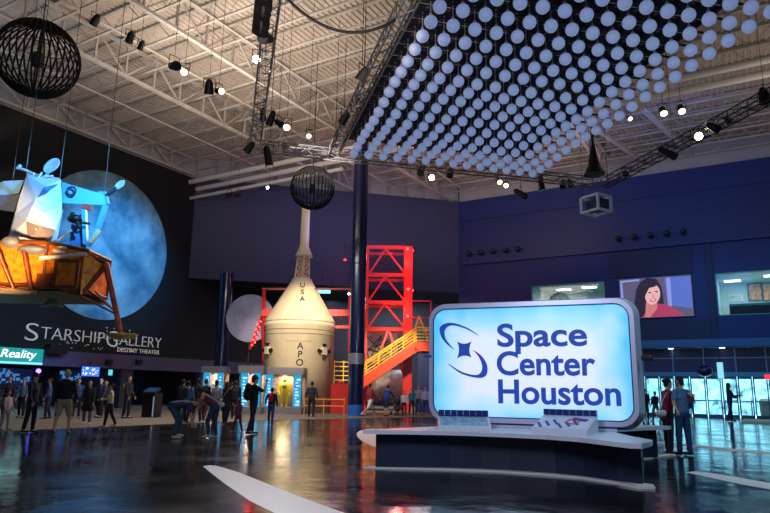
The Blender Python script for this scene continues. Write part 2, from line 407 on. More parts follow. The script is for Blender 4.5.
# video screen
scr = thing('video_screen', 'wall video screen showing smiling dark-haired woman in red', 'screen', (-7.96, YR-.12, 6.5))
SWd, SH = 4.56, 2.74
def sq(px, py): p = onY(px, py, YR-.2); return (p.x+7.96, p.z-6.5)
MB().bb((-.04, -.02, -.04), (SWd+.04, .1, SH+.04)).build('housing', dark, scr)
def scrpoly(name, pts, m, layer):
    P = [sq(*p) for p in pts]; b = MB(); n = len(P); y = -.025-.004*layer
    b.add([(p[0], y, p[1]) for p in P], [tuple(range(n))]); return b.build(name, m, scr)
def screen_mat(name, c, s=1.0): return glow(name, c, s)
b = MB(); b.add([(0, -.022, 0), (SWd, -.022, 0), (SWd, -.022, SH), (0, -.022, SH)], [(0, 1, 2, 3)]); b.build('display', screen_mat('scr_bg', (92, 84, 116)), scr)
def ell(cx, cy, rx, ry, n=24, a0=0, a1=360, rot=0):
    out = []
    for k in range(n+(0 if a1-a0 == 360 else 1)):
        a = rad(a0+(a1-a0)*k/n); x, y = rx*cos(a), ry*sin(a); r = rad(rot)
        out.append((cx+x*cos(r)-y*sin(r), cy+x*sin(r)+y*cos(r)))
    return out
scrpoly('background', [(664, 278), (690, 276), (692.5, 308), (668, 305)], screen_mat('scr_blue', (88, 108, 200)), 1)
scrpoly('background', [(666, 277.5), (670, 277.2), (672, 306), (668, 306)], screen_mat('scr_lav', (140, 150, 226)), 1.5)
scrpoly('background', [(619.9, 281), (639, 279), (639, 281), (622, 282.5), (625, 316), (622.6, 316)], screen_mat('scr_lav', (140, 150, 226)), 1.5)
scrpoly('hair', [(636, 290), (640, 282), (647, 277.6), (656, 278.6), (661, 286), (663, 296), (664, 306), (669, 312), (668, 316), (632, 317.8), (634, 306)], screen_mat('scr_hair', (38, 26, 44)), 2)
scrpoly('jacket', [(642, 317.5), (647, 310), (656, 303), (668, 305), (680, 312), (684, 315.6)], screen_mat('scr_red', (172, 54, 92)), 3)
scrpoly('neck', [(646, 302), (657, 300), (657, 309), (650, 317), (645, 317)], screen_mat('scr_skin2', (206, 120, 124)), 4)
scrpoly('face', ell(652.5, 294.5, 7.6, 10.2, rot=8), screen_mat('scr_skin', (236, 176, 176)), 5)
scrpoly('hair', [(642, 291), (644, 284), (650, 281.5), (657, 284), (655, 286.5), (649, 288), (645.5, 295), (644, 302)], screen_mat('scr_hair', (38, 26, 44)), 6)
scrpoly('smile', ell(653, 300, 3.4, 1.5, rot=-12), screen_mat('scr_lip', (190, 40, 84)), 6)
scrpoly('teeth', ell(653, 299.8, 2.4, .6, rot=-12), screen_mat('scr_teeth', (250, 236, 240)), 7)
for q in ((649.6, 292.6), (656.4, 291.6)): scrpoly('eye', ell(q[0], q[1], 1.5, .7), screen_mat('scr_eye', (40, 24, 36)), 6)
scrpoly('nose', [(652.6, 293), (654.6, 297), (652, 297.2)], screen_mat('scr_nose', (206, 136, 140)), 6)

# wall-mounted floodlights in two rows
def floodlight(p, label, group):
    t = thing('floodlight', label, 'floodlight', p, 0, group)
    MB().box((0, -.12, 0), (.1, .25, .1)).build('bracket', black, t)
    MB().cap((0, -.42, .05), (0, -.28, -.02), .2, .17).build('lamp_head', dark, t)
    return t
for i in range(5):
    floodlight(onY(619+i*16.2, 240-i*1.7, YR-.3), 'small dark floodlight on blue siding, row above video screen', 'floodlights in the row above the video screen')
for i in range(5):
    floodlight(onY(470+i*12.2, 255-i*1.2, YR-.3), 'small dark floodlight on blue siding, row near the wall corner', 'floodlights in the row near the wall corner')

# ================================================================== ROOF STEEL
jm = MB()
X0, X1 = -35.0, 23.0
def joist_mesh():
    top = MB().beam((X0, 0, ZD-.08), (X1, 0, ZD-.08), .16, .08)
    bot = MB().beam((X0, 0, ZD-1.0), (X1, 0, ZD-1.0), .13, .07)
    web = MB(); x = X0; k = 0
    while x < X1-.9:
        a, b = (ZD-1.0, ZD-.08) if k % 2 == 0 else (ZD-.08, ZD-1.0)
        web.tube((x, 0, a), (x+.9, 0, b), .022, n=4, caps=False); x += .9; k += 1
    return top, bot, web
top, bot, web = joist_mesh()
jt, jb, jw = top.mesh('top_chord', white_steel), bot.mesh('bottom_chord', white_steel), web.mesh('web', white_steel)
y = 5.9; 
while y < 45.6:
    r = thing('roof_joist', 'long pale open-web steel joist under the ribbed roof deck', 'joist', (0, y, 0), 0, 'roof joists under the deck')
    for nm, me in (('top_chord', jt), ('bottom_chord', jb), ('web', jw)):
        o = bpy.data.objects.new(nm, me); COL.objects.link(o); o.parent = r
    y += 1.72
def girder(x, label, z0=ZD-1.75, z1=ZD-.12, w=.2, y0=3.0, y1=45.5):
    t = thing('roof_girder', label, 'girder', (x, 0, 0))
    MB().beam((0, y0, z0), (0, y1, z0), w, .14).build('bottom_chord', white_steel, t)
    MB().beam((0, y0, z1), (0, y1, z1), w, .14).build('top_chord', white_steel, t)
    wb = MB(); y = y0; k = 0
    while y < y1-1.72:
        wb.beam((0, y, z0), (0, y, z1), .09); a, b = (z0, z1) if k % 2 else (z1, z0)
        wb.beam((0, y, a), (0, y+1.72, b), .08); y += 1.72; k += 1
    wb.build('web', white_steel, t); return t
girder(-34.7, 'pale steel truss girder running along top of the black wall', ZT+.05, ZD-.5, .14, 3, 31)
girder(-26.2, 'pale roof girder crossing between the left wire sphere and the hanging lights')
girder(-20.6, 'pale roof girder ending above the tall blue column')
girder(-8.2, 'pale roof girder passing above the globe canopy')
girder(3.6, 'pale roof girder at the right above the entrance wall')
for x, lb in ((-18.84, 'thin pale pipe under roof beside the corner of the hanging truss'), (-23.4, 'thin pale pipe under roof left of the hanging vertical truss'), (-29.6, 'thin pale pipe under roof above the lunar lander')):
    tag(MB().tube((x, 3, 16.9), (x, 44, 16.9), .055).build('roof_pipe', white_steel), lb, 'pipe')
for yy, zz_, r, x1_, lb in ((31.05, 16.25, .17, 23, 'upper of two long white pipes crossing under roof beside the blue column'), (31.75, 15.9, .17, 23, 'lower of two long white pipes crossing under roof beside the blue column'), (31.2, 15.05, .12, -21.6, 'short white pipe just above the right wire sphere')):
    tag(MB().tube((XL-.02, yy, zz_), (x1_, yy, zz_), r, n=12).build('duct_pipe', mat('white_pipe', (214, 208, 200), .5)), lb, 'pipe')
for i, (p, q, lb) in enumerate(((((-5.2, 31), (-2.6, 44), 'slanting steel roof brace right of the globe canopy, nearer one')), (((-8.6, 30), (-5.6, 44), 'slanting steel roof brace right of the globe canopy, left one')))):
    tag(MB().beam((*p, 16.9), (*q, 16.9), .22).build('roof_brace', white_steel), lb, 'brace')

# ================================================================== CANOPY OF GLOBES
canopy = thing('globe_canopy_frame', 'large black hanging frame that carries rows of white globes', 'ceiling frame', uv(18, 9, 12.0), pi/4)
# local: x = v direction - 9, y = u direction - 18 (rotation 45 deg)
UN, UF, VN, VF = 8.6, 25.3, 4.68, 12.8
fb = MB()
u = UF
r = 0
while u > UN:
    fb.bb((VN-9, u-18-.46-.31, -.05), (VF-9, u-18-.46+.31, .0)); u -= .7248; r += 1
for v in range(0, 14):
    x = VN-9+v*(VF-VN)/13; fb.bb((x-.05, UN-18, -.12), (x+.05, UF-18, -.05))
fb.build('black_frame', mat('frame_black', (9, 9, 11), .7), canopy)
tb = MB(); u = 24.84
while u > UN:
    tb.beam((VN-9, u-18, -.16), (13.5-9, u-18, -.16), .05); u -= .7248
tb.build('batten', mat('batten_grey', (36, 36, 40), .6), canopy, label='thin grey cross battens')
tri = MB(); u = 24.84
while u > UN:
    for v in range(13):
        x = VN-9+(v+.5)*(VF-VN)/13; tri.add([(x-.07, u-18+.36-.06, -.13), (x+.07, u-18+.36-.06, -.13), (x, u-18+.36+.07, -.13)], [(0, 1, 2)])
    u -= .7248
tri.build('lamp_clip', mat('clip_grey', (90, 90, 96), .5), canopy)['kind'] = 'stuff'
for a in (-3.6, 0, 3.4):
    for b_ in (-8, 0, 7.1): MB().tube((a, b_, 0), (a, b_, ZD-12.05), .02, n=4).build('hanger_rod', black, canopy)

gm = mat('globe_opal', (196, 208, 236), .35, 0, coat=.3, emit=(150, 172, 226), es=.34)
ball = MB().ball((0, 0, 0), .185, 20, 12).mesh('globe', gm)
stem = MB().tube((0, 0, .17), (0, 0, .25), .05, n=6).tube((0, 0, .25), (0, 0, .82), .014, n=5, caps=False).mesh('stem', mat('stem_white', (170, 160, 150), .5))
ZB = 11.2; sc_ = (ZB-HC)/8.6
nb = 0
def inframe(p, m=18):
    w = p-CO; z = w.dot(CC)
    if z <= 0: return False
    x, y = 385+F*w.dot(CA)/z, CY-F*w.dot(CB)/z
    return -m < x < 770+m and -m < y < 513
for r in range(24):
    for c in range(14):
        u, v = 21.8-r*.636, 4.36+c*.5625
        wob = .05*sin(r*.9+c*.25) if r < 11 else 0.0
        p = uv(u*sc_, v*sc_, ZB+wob)
        if not inframe(p): continue
        if nb == 0:
            g0 = thing('globe_lamp', 'white opal globe hanging on a short stem from the black canopy frame', 'globe lamp', p, 0, 'white globes under the canopy frame')
            for nm, me in (('globe', ball), ('stem', stem)):
                o = bpy.data.objects.new(nm, me); COL.objects.link(o); o.parent = g0
        else:
            g = copy_tree(g0); g.location = p
        nb += 1
print('globes', nb)

# ================================================================== RIGGING TRUSSES
def box_truss(p0, p1, label, w=.42, step=.5, m=alud, gear=True, hang=True):
    p0, p1 = Vector(p0), Vector(p1); L = (p1-p0).length; a = atan2(p1.y-p0.y, p1.x-p0.x)
    t = thing('lighting_truss', label, 'truss', p0, a)
    ch = MB(); h = w/2
    for s1 in (-h, h):
        for s2 in (-h, h): ch.tube((0, s1, s2), (L, s1, s2), .03, n=6)
    ch.build('chord', m, t)
    wb = MB(); x = 0; k = 0
    while x < L-step*.5:
        x2 = min(x+step, L)
        for s in (-h, h):
            wb.tube((x, s, -h if k % 2 else h), (x2, s, h if k % 2 else -h), .016, n=4, caps=False)
            wb.tube((x, -h if k % 2 else h, s), (x2, h if k % 2 else -h, s), .016, n=4, caps=False)
        for q in ((-h, -h), (h, -h)): wb.tube((x, q[0], -h), (x, q[0], h), .016, n=4, caps=False)
        wb.tube((x, -h, -h), (x, h, -h), .016, n=4, caps=False)
        x += step; k += 1
    wb.build('web', m, t)
    if hang:
        n = max(2, int(L/5)+1)
        for i in range(n): MB().tube((L*i/(n-1)*.96+L*.02, 0, h), (L*i/(n-1)*.96+L*.02, 0, ZD-p0.z), .012, n=4, caps=False).build('hanging_cable', black, t)
    return t
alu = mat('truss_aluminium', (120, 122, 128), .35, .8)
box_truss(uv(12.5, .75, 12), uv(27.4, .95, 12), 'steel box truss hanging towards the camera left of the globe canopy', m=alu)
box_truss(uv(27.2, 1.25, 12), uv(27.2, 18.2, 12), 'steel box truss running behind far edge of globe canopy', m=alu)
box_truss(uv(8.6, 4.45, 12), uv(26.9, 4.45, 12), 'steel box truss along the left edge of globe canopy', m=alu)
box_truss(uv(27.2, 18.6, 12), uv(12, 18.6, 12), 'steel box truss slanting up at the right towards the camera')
# black gear on the left truss near the top of the frame
gear = thing('cable_spool_rack', 'black cable gear and winches bunched on the truss top centre left', 'rigging gear', uv(17.2, .55, 12.05))
for i in range(6):
    MB().box((0+i*.32, -i*.32, -.3-.1*(i % 2)), (.34, .34, .36)).build('winch_box', black, gear)
for i in range(3): MB().torus((.35+i*.6, -.35-i*.6, -.5), .18, .05, (1, 1, 0)).build('cable_coil', dark, gear)
# drooping cable
cb_ = MB(); P0, P1 = deep(283, -6, 17), deep(395, 20, 17.6); pts = []
for k in range(25):
    s = k/24; p = P0.lerp(P1, s); p.z -= 1.15*4*s*(1-s)*.62; pts.append(p)
cb_.path(pts, .045, 6); tag(cb_.build('power_cable', black), 'thick black cable drooping from truss to globe canopy', 'cable')

lamp_on = glow('lamp_on', (255, 238, 190), 60); lamp_cool = glow('lamp_cool', (240, 255, 200), 70); lamp_small = glow('lamp_small', (255, 225, 170), 5); lens_off = mat('lens_dark', (30, 32, 40), .1)
def stage_light(px, py, D, label, lit=None, tilt=(0, -.5, -.8), s=1.0, long_=1.0, up=1.0):
    p = deep(px, py, D); t = thing('stage_light', label, 'stage light', p)
    d = Vector(tilt).normalized(); L = .30*s*long_
    a, b = -d*L*.5, d*L*.5
    hs = MB().tube(a, b, .10*s, .13*s, 12).tube(a-d*.08*s, a, .05*s, .09*s, 12).build('housing', black, t)
    MB().tube(b, b+d*.015, .115*s, n=12).build('lens', lit or lens_off, hs)
    sd = d.cross(Vector((0, 0, 1))).normalized()*.145*s
    MB().beam(sd, sd+Vector((0, 0, .28*s)), .022).beam(-sd, -sd+Vector((0, 0, .28*s)), .022).beam(sd+Vector((0, 0, .28*s)), -sd+Vector((0, 0, .28*s)), .022).build('yoke', dark, t)
    top = p.z+.28*s
    MB().tube((0, 0, .28*s), (0, 0, (ZD if up == 1 else up)-p.z), .012, n=4).build('hanger', black, t)
    return t
TC = (.45, -.6, -.66)
stage_light(95, 21, 26, 'small black stage light, highest one right of the left wire sphere', tilt=(-.5, 0, -.6), s=1.3)
stage_light(130, 38, 26, 'black stage light under the roof, left of a close pair', tilt=(-.6, .2, -.7), s=1.3)
stage_light(141, 46, 26, 'smaller black stage light, right of a close pair under the roof', tilt=(-.6, .2, -.7), s=1.0)
stage_light(174, 66, 25, 'wide black double stage light glowing warm, over the lander', tilt=(.8, -.2, -.3), s=1.5)
stage_light(185, 71, 25, 'lit warm lens lamp beside the wide double stage light', lamp_small, tilt=TC, s=1.2)
stage_light(209, 88, 25, 'black angled stage light left of the lit vertical truss', tilt=(-.3, .3, -.8), s=1.5)
stage_light(219, 91, 25, 'pale-lensed stage light tipped beside the angled black one', lamp_small, tilt=(.8, -.1, -.3), s=1.1)
stage_light(257, 58, 23, 'blazing white stage light on truss top centre left', lamp_cool, tilt=TC, s=1.2)
stage_light(263, 115, 26, 'slim black stage light hanging just right of vertical truss', tilt=(0, .1, -1), s=1.1, long_=1.3)
stage_light(271, 119, 26, 'black stage light pointing left, second from vertical truss', tilt=(-.5, .1, -.9), s=1.2, long_=1.5)
stage_light(279, 123, 26, 'black stage light pointing right, third from vertical truss', tilt=(.8, .1, -.6), s=1.1)
stage_light(287, 126, 26, 'small round stage light with lit lens above wire sphere truss', lamp_small, tilt=TC, s=1.2)
stage_light(309, 135, 27, 'small lit stage light above the middle of horizontal truss', lamp_small, tilt=TC, s=.9)
stage_light(268, 157, 27, 'long black spotlight hanging below the left truss corner', tilt=(.2, .1, -1), s=1.4, long_=2.0, up=11.8)
stage_light(249, 148, 27, 'squat black spotlight on the outer left truss corner', tilt=(-.4, -.2, -.6), s=1.4, up=12.3)
stage_light(362, 75, 18, 'black stage light on left edge of globe canopy, upper one', tilt=(-.5, 0, -.6), s=1.1, up=12.5)
stage_light(344, 119, 20, 'black stage light on left edge of globe canopy, lower one', tilt=(-.5, 0, -.6), s=1.1, up=12.5)
stage_light(421, 171, 34, 'dark stage light left of the bright lamp below globe canopy', tilt=(0, -.3, -1), s=1.5)
stage_light(432, 178, 34, 'bright white stage light below globe canopy near the blue column', lamp_on, tilt=(.35, -.8, -.2), s=1.3)
stage_light(450, 173, 34, 'dark stage light right of the bright lamp below globe canopy', tilt=(0, -.3, -1), s=1.5)
stage_light(499, 181, 35, 'small lit stage light, left of two below canopy tip', lamp_small, tilt=TC, s=1.2)
stage_light(506, 186, 35, 'lit stage light, right and brighter of two below canopy tip', lamp_on, tilt=(.35, -.8, -.2), s=.9)
stage_light(521, 194, 33, 'tilted tubular stage light over blue wall left of canopy tip', tilt=(.8, .1, -.6), s=1.4, long_=1.6)
stage_light(541, 184, 32, 'upright black stage light just under the canopy tip', tilt=(.1, .1, -1), s=1.4, long_=1.5)
stage_light(563, 184, 33, 'black stage light, left one of pair under the far truss', tilt=(0, -.4, -.8), s=1.3, up=12)
stage_light(570, 183, 33, 'black stage light, right one of pair under the far truss', tilt=(.3, -.4, -.8), s=1.3, up=12)
stage_light(626, 174, 31, 'round stage light with pale lens under right truss', tilt=(.1, -.9, -.3), s=1.2, up=12)
stage_light(629, 118, 30, 'small dark lit lamp peeking beside the canopy right edge', lamp_small, tilt=TC, s=.9)
stage_light(663, 111, 30, 'lit warm stage light, left of two under the roof at right', lamp_small, tilt=(.2, -.5, -.8), s=1.4)
stage_light(681, 109, 30, 'lit warm stage light, right of two under the roof at right', lamp_small, tilt=(.2, -.5, -.8), s=1.4)
stage_light(668, 153, 27, 'long tubular spotlight tilted below the right truss', tilt=(.7, -.1, -.6), s=1.3, long_=2.0, up=12)
stage_light(699, 137, 26, 'glaring white stage light under the right truss', lamp_cool, tilt=(0, -.95, -.2), s=1.3, up=12)
stage_light(714, 128, 25, 'black spotlight hanging right of glaring lamp on right truss', tilt=(.6, 0, -.6), s=1.4, up=12)
stage_light(728, 121, 25, 'smaller black spotlight on right truss near the glaring lamp', tilt=(.3, 0, -.6), s=1.0, up=12)
stage_light(764, 97, 23, 'black spotlight at right frame edge under the slanting truss', tilt=(.1, 0, -1), s=1.6, up=12)
stage_light(266, 38, 19, 'round black moving head lamp below the cable winches', tilt=(.2, -.8, -.4), s=1.5, up=12)
stage_light(345, 259, 33, 'small red-glowing lamp fixed left of the tall blue column', glow('lamp_red', (255, 30, 40), 12), tilt=TC, s=.5, up=9)
stage_light(349, 293, 33, 'small white-glowing lamp beside the blue column above the red beam', lamp_on, tilt=TC, s=.4, up=9)
stage_light(229, 195, 38, 'small dark lamp on siding, left one of the pair near wall corner', tilt=(0, -.6, -.3), s=1.2)
stage_light(238, 195, 38, 'small dark lamp on siding, right one of the pair near wall corner', tilt=(0, -.6, -.3), s=1.2)
stage_light(269, 188, 38, 'small lamp glowing violet white on top of the siding', glow('lamp_violet', (240, 190, 255), 30), tilt=(0, -.9, -.1), s=.8)
for i, y in enumerate(((8), (14.5), (21), (27))):
    pass

# wire spheres
def wire_sphere(px, py, rp, D, label):
    p = deep(px, py, D); r = rp/F*D*.985; t = thing('wire_sphere', label, 'hanging sphere', p)
    b = MB()
    for k in range(17):
        a = pi*k/17; ax_ = Vector((cos(a), sin(a), 0)); b.torus((0, 0, 0), r, r*.024, ax_, 40, 5)
    b.build('meridian_ring', mat('wire_black', (7, 7, 8), .8), t)
    b = MB()
    for z in (-.85, -.5, 0, .5, .85): b.torus((0, 0, r*z), r*sqrt(1-z*z), r*.012, (0, 0, 1), 40, 4)
    b.build('hoop', mat('wire_black', (7, 7, 8), .8), t)
    MB().tube((0, 0, -r*.2), (0, 0, r*.15), r*.13, n=10).tube((0, 0, r*.15), (0, 0, r), r*.02, n=5).build('lamp_core', dark, t)
    MB().tube((0, 0, r), (0, 0, ZD-p.z), .02, n=5).build('hanging_cable', black, t)
    return t
wire_sphere(38, 59, 39, 22, 'larger black wire globe hanging at the upper left')
wire_sphere(312.5, 188, 22, 31, 'smaller black wire globe hanging over the rocket tip')

# projector hanging below the far truss
pj = thing('projector', 'pale-framed box projector hung over the blue wall', 'projector', deep(596, 205, 30), -.5)
s_ = .55
MB().box((0, .1, 0), (.8, .6, .5)).build('casing', mat('casing_blue', (24, 44, 84), .4), pj)
fb = MB()
for x in (-.5, .5):
    for z in (-.36, .36): fb.beam((x, -.45, z), (x, .45, z), .10)
    for yv in (-.45, .45): fb.beam((x, yv, -.36), (x, yv, .36), .10)
for yv in (-.45, .45):
    for z in (-.36, .36): fb.beam((-.5, yv, z), (.5, yv, z), .10)
fb.build('cage', mat('cage_pale', (220, 240, 250), .4), pj)
pz = pj.location.z
b = MB()
for x in (-.45, .45):
    for yv in (-.4, .4): MB().tube((x, yv, .36), (x*.9, yv*.8, ZD-pz), .012, n=4).build('hanging_cable', black, pj)
pole = thing('hanging_speaker_cone', 'tapering black cluster of cables above the projector', 'cable cluster', deep(594, 170, 29.5))
MB().tube((0, 0, 1.3), (0, 0, 2.4), .06).tube((0, 0, .2), (0, 0, 1.3), .28, .08, 10).tube((0, 0, -.25), (0, 0, .2), .5, .28, 10).tube((0, 0, 2.4), (0, 0, ZD-.1-pole.location.z), .03, n=6).build('cable_cone', black, pole)

# ================================================================== COLUMNS
def column(base, r, top, label, band=True):
    t = thing('column', label, 'column', base)
    MB().tube((0, 0, 0), (0, 0, top), r, n=32).build('shaft', blue_col_m, t)
    MB().tube((0, 0, .012), (0, 0, .6), r+.02, n=32).build('base_sleeve', mat('blue_bright', (40, 100, 190), .4), t)
    if band:
        MB().tube((0, 0, 2.75), (0, 0, 3.35), r+.03, n=32).build('metal_band', mat('band_steel', (150, 152, 160), .35, .6), t)
        MB().torus((0, 0, 8.35), r+.01, .03, n=32).build('joint_ring', black, t)
    return t
colx = column(at(355.2, 416), .42, ZD-.1, 'tall round dark blue column in mid hall right of the capsule')
c2 = column(at(218, 409), .45, 9.1, 'round blue column standing left of the capsule near the black wall', False)

# ================================================================== LEFT WALL MURAL AND SIGNS
moon_m = bpy.data.materials.new('moon_mural'); moon_m.use_nodes = True; nt = moon_m.node_tree; b = nt.nodes['Principled BSDF']; b.inputs['Roughness'].default_value = .8
tc = nt.nodes.new('ShaderNodeTexCoord'); nz = nt.nodes.new('ShaderNodeTexNoise'); nz.inputs['Scale'].default_value = .55; nz.inputs['Detail'].default_value = 7; nz.inputs['Roughness'].default_value = .6
rp = nt.nodes.new('ShaderNodeValToRGB'); nt.links.new(tc.outputs['Object'], nz.inputs['Vector']); nt.links.new(nz.outputs[0], rp.inputs[0]); nt.links.new(rp.outputs[0], b.inputs['Base Color'])
rp.color_ramp.elements[0].position = .36; rp.color_ramp.elements[0].color = (.04, .16, .26, 1); rp.color_ramp.elements[1].position = .75; rp.color_ramp.elements[1].color = (.30, .50, .60, 1)
mu = MB().tube((0, 0, 0), (.08, 0, 0), 4.75, n=96)
mo = tag(mu.build('moon_mural', moon_m, loc=(XL+.005, 24.65, 10.15)), 'large round blue-lit moon disc on the black wall behind the lander', 'mural')
sg = thing('gallery_sign', 'raised silver STARSHIP GALLERY lettering on the black wall', 'sign', (XL+.08, 20.2, 3.95), pi/2)
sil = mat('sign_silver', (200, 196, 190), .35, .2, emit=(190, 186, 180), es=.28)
x = 0
for ch, big, wd in (('S', 1, .90), ('TARSHIP', 0, 4.25), ('G', 1, .95), ('ALLERY', 0, 3.45)):
    text('lettering', ch, sg, (x, 0, -.15 if big else 0), sil, size=1.45 if big else 1.02, width=wd-.16, depth=.05, off=-.02)
    x += wd + (.0)
text('lettering', 'DESTINY THEATER', sg, (6.0, 0, -.42), sil, size=.38, width=3.3, depth=.04)
st = MB(); random.seed(3)
for k in range(46):
    a = random.uniform(4.2, 7.2); b_ = random.gauss(.2, .5); st.box((a, 0, max(-.35, min(1.0, b_))), (.05, .03, .05))
for k in range(12): st.box((random.uniform(1.5, 4), 0, random.uniform(-.4, .1)), (.05, .03, .05))
o = st.build('star_studs', sil, sg)
rs = thing('reality_sign', 'teal backlit sign reading Reality at far left', 'sign', (XL+.3, 21.25, 2.48), pi/2)
MB().bb((-8, 0, 0), (0, .25, .86)).build('light_box', glow('teal_box', (10, 150, 150), 1.1), rs)
MB().bb((-8, -.02, 0), (0, 0, .12)).build('light_strip', glow('pale_strip', (130, 220, 235), 1.3), rs)
text('lettering', 'Reality', rs, (-2.35, -.03, .34), glow('sign_white', (250, 255, 255), 1.6), size=.62, width=1.95, depth=.04, off=.0, shear=.2)
light('AREA', (XL+1.6, 17, 2.3), (XL+4, 17, 0), 70, (.1, .9, .9), 3)
ds = thing('gallery_screen', 'bright blue display under the violet fascia behind the crowd', 'screen', onX(90, 371.5, XL+.2), pi/2)
MB().box((0, 0, 0), (1.25, .1, .62)).build('housing', dark, ds); MB().box((0, -.06, 0), (1.18, .02, .56)).build('display', mat('blue_display', (10, 20, 60), .4, emit=(60, 110, 250), es=1.6), ds)
b = MB(); random.seed(5)
for k in range(16): b.box((random.uniform(-.5, .5), -.075, random.uniform(-.2, .2)), (random.uniform(.04, .12), .01, random.uniform(.03, .14)))
b.build('display_pattern', glow('disp_white', (225, 235, 255), 1.5), ds)
MB().tube((0, 0, .3), (0, 0, .62), .03).build('hanger', black, ds)
ds2 = thing('small_teal_screen', 'tiny teal display under fascia right of the bright blue one', 'screen', onX(110, 372.5, XL+.2), pi/2)
MB().box((0, 0, 0), (.34, .08, .4)).build('housing', dark, ds2); MB().box((0, -.05, 0), (.28, .02, .34)).build('display', glow('teal_disp', (90, 230, 240), 1.0), ds2)
MB().tube((0, 0, .19), (0, 0, .6), .03).build('hanger', black, ds2)
bl = thing('purple_lamp', 'violet blue glowing lamp under the teal sign', 'lamp', onX(38.5, 371, XL+.1))
MB().ball((0, 0, 0), .13).build('bulb', glow('violet_bulb', (90, 60, 255), 14), bl); MB().tube((0, 0, .1), (0, 0, .45), .03).build('stem', black, bl)
light('AREA', (XL-3, 19, 2.8), (XL-3, 19.1, 0), 160, (.25, .5, 1.0), 5)
light('AREA', (XL-3, 29, 2.8), (XL-3, 29.1, 0), 60, (.35, .4, 1.0), 4)
# booth counters with lit graphics
for px0, px1, lb in ((-8, 33, 'low dark booth counter with lit blue graphics at far left'), (60, 82, 'dark booth panel with blue graphics behind the man in shorts')):
    a, c = onX(px0, 400, XL-2.2), onX(px1, 400, XL-2.2)
    t = thing('booth_counter', lb, 'counter', (XL-2.2, (a.y+c.y)/2, 0), pi/2); w = abs(c.y-a.y)
    MB().box((0, 0, .5), (w, .6, 1.0)).build('body', dark, t); MB().box((0, 0, 1.03), (w+.1, .7, .06)).build('worktop', mat('worktop', (120, 120, 130), .4), t)
    MB().box((0, .32, 1.75), (w, .06, 1.1)).build('backlit_graphic', mat('booth_graphic', (20, 30, 60), .5, 0, .9, 3, emit=(20, 40, 80), es=.3), t)
    b = MB(); random.seed(abs(int(px0)))
    for k in range(22): b.box((random.uniform(-w/2+.15, w/2-.15), .28, random.uniform(1.25, 2.2)), (random.uniform(.08, .4), .03, random.uniform(.05, .3)))
    b.build('graphic_patch', glow('patch_blue', (70, 130, 200), .8), t)
sp = thing('wall_speaker', 'black box speaker mounted on fascia under STARSHIP lettering', 'speaker', onX(57, 349, XL+.5)); MB().box((0, 0, 0), (.5, 1.1, .5)).build('cabinet', black, sp)
MB().box((-.35, 0, 0), (.3, .1, .1)).build('bracket', black, sp)
for px in (109, 139):
    sp = thing('exit_lamp', 'small black lamp on violet fascia, %s one' % ('left' if px == 109 else 'right'), 'lamp', onX(px, 362, XL+.13)); MB().box((0, 0, 0), (.25, .4, .3)).build('cabinet', black, sp)
fx = thing('control_kiosk', 'dark kiosk with pale edge strip near the black wall', 'kiosk', at(151, 417.5), .3)
MB().box((0, 0, .55), (.62, .6, 1.1)).build('cabinet', black, fx); MB().box((0, -.1, 1.2), (.6, .5, .1), Matrix.Rotation(.4, 3, 'X')).build('sloped_screen', mat('kiosk_screen', (24, 34, 60), .3), fx)
MB().box((.26, -.31, .5), (.05, .02, .9)).build('edge_strip', glow('kiosk_strip', (150, 160, 180), .6), fx)

# ================================================================== LUNAR LANDER (local: x = right in view, y = away, z = up)
LD = 20.0; K = LD/F
lm = thing('lunar_lander', 'gold foil lunar lander hanging at the left', 'spacecraft', deep(50, 262, LD), atan2(CA.y, CA.x))
L3 = plane_map(lm.location, atan2(CA.y, CA.x))
foil = mat('gold_foil', (240, 124, 30), .32, .4, .5, 5.5, 1.0)
foild = mat('dark_foil', (120, 56, 26), .4, .5, .5, 3, .8)
silver = mat('lander_silver', (196, 200, 214), .45, .25, .12, 1.2)
bluish = mat('lander_blue_grey', (96, 140, 180), .5, .2, .15, 1.2)
darkp = mat('lander_dark', (34, 36, 48), .6)
# descent stage : octagonal foil body
def octa(cx, y, w, d, z0, z1, cut=.28):
    a, c = w/2, d/2; q = [(-a, -c*cut*1.6), (-a*(1-cut*1.2), -c), (a*(1-cut*1.2), -c), (a, -c*cut*1.6), (a, c*cut*1.6), (a*(1-cut*1.2), c), (-a*(1-cut*1.2), c), (-a, c*cut*1.6)]
    return [(cx+x, y+yy) for x, yy in q], z0, z1
pts, z0, z1 = octa(-.55, 0, 4.2, 3.6, -1.02, .22)
MB().prism(pts, z0, z1).build('descent_stage', foil, lm)
b = MB()
for k in range(8):
    p, q = pts[k], pts[(k+1) % 8]
    for z in (z0, z1): b.tube((*p, z), (*q, z), .06, n=6)
    b.tube((*p, z0), (*p, z1), .05, n=6)
b.build('edge_trim', foild, lm)
b = MB(); b.box(L3(66, 274, -1.82), (.72, .05, .85)); hf = b.build('hatch_frame', mat('hatch_brown', (110, 62, 30), .5, .4), lm)
b = MB(); b.box(L3(66, 274, -1.86), (.52, .04, .66)); b.build('hatch_panel', foil, hf)
b = MB(); b.box(L3(44, 281, -1.84), (.42, .06, .42)); b.build('dark_panel', foild, lm)
b = MB()
for x in (-2.3, -1.5, -.9): b.tube((x, -1.84, .2), (x+.25, -1.9, -1.0), .05)
b.tube((-2.6, -1.9, -.1), (-1.9, -1.85, .35), .06); b.build('foil_rib', foild, lm)
# side bay with foil and right edge body
MB().hull([L3(84, 254, -1.1), L3(97, 256, -.6), L3(106, 263, -.6), L3(90, 290, -.5), L3(80, 295, -1.1), L3(84, 254, 1), L3(97, 256, .8), L3(80, 295, 1), L3(90, 290, .8)]).build('foil_bay', foil, lm)
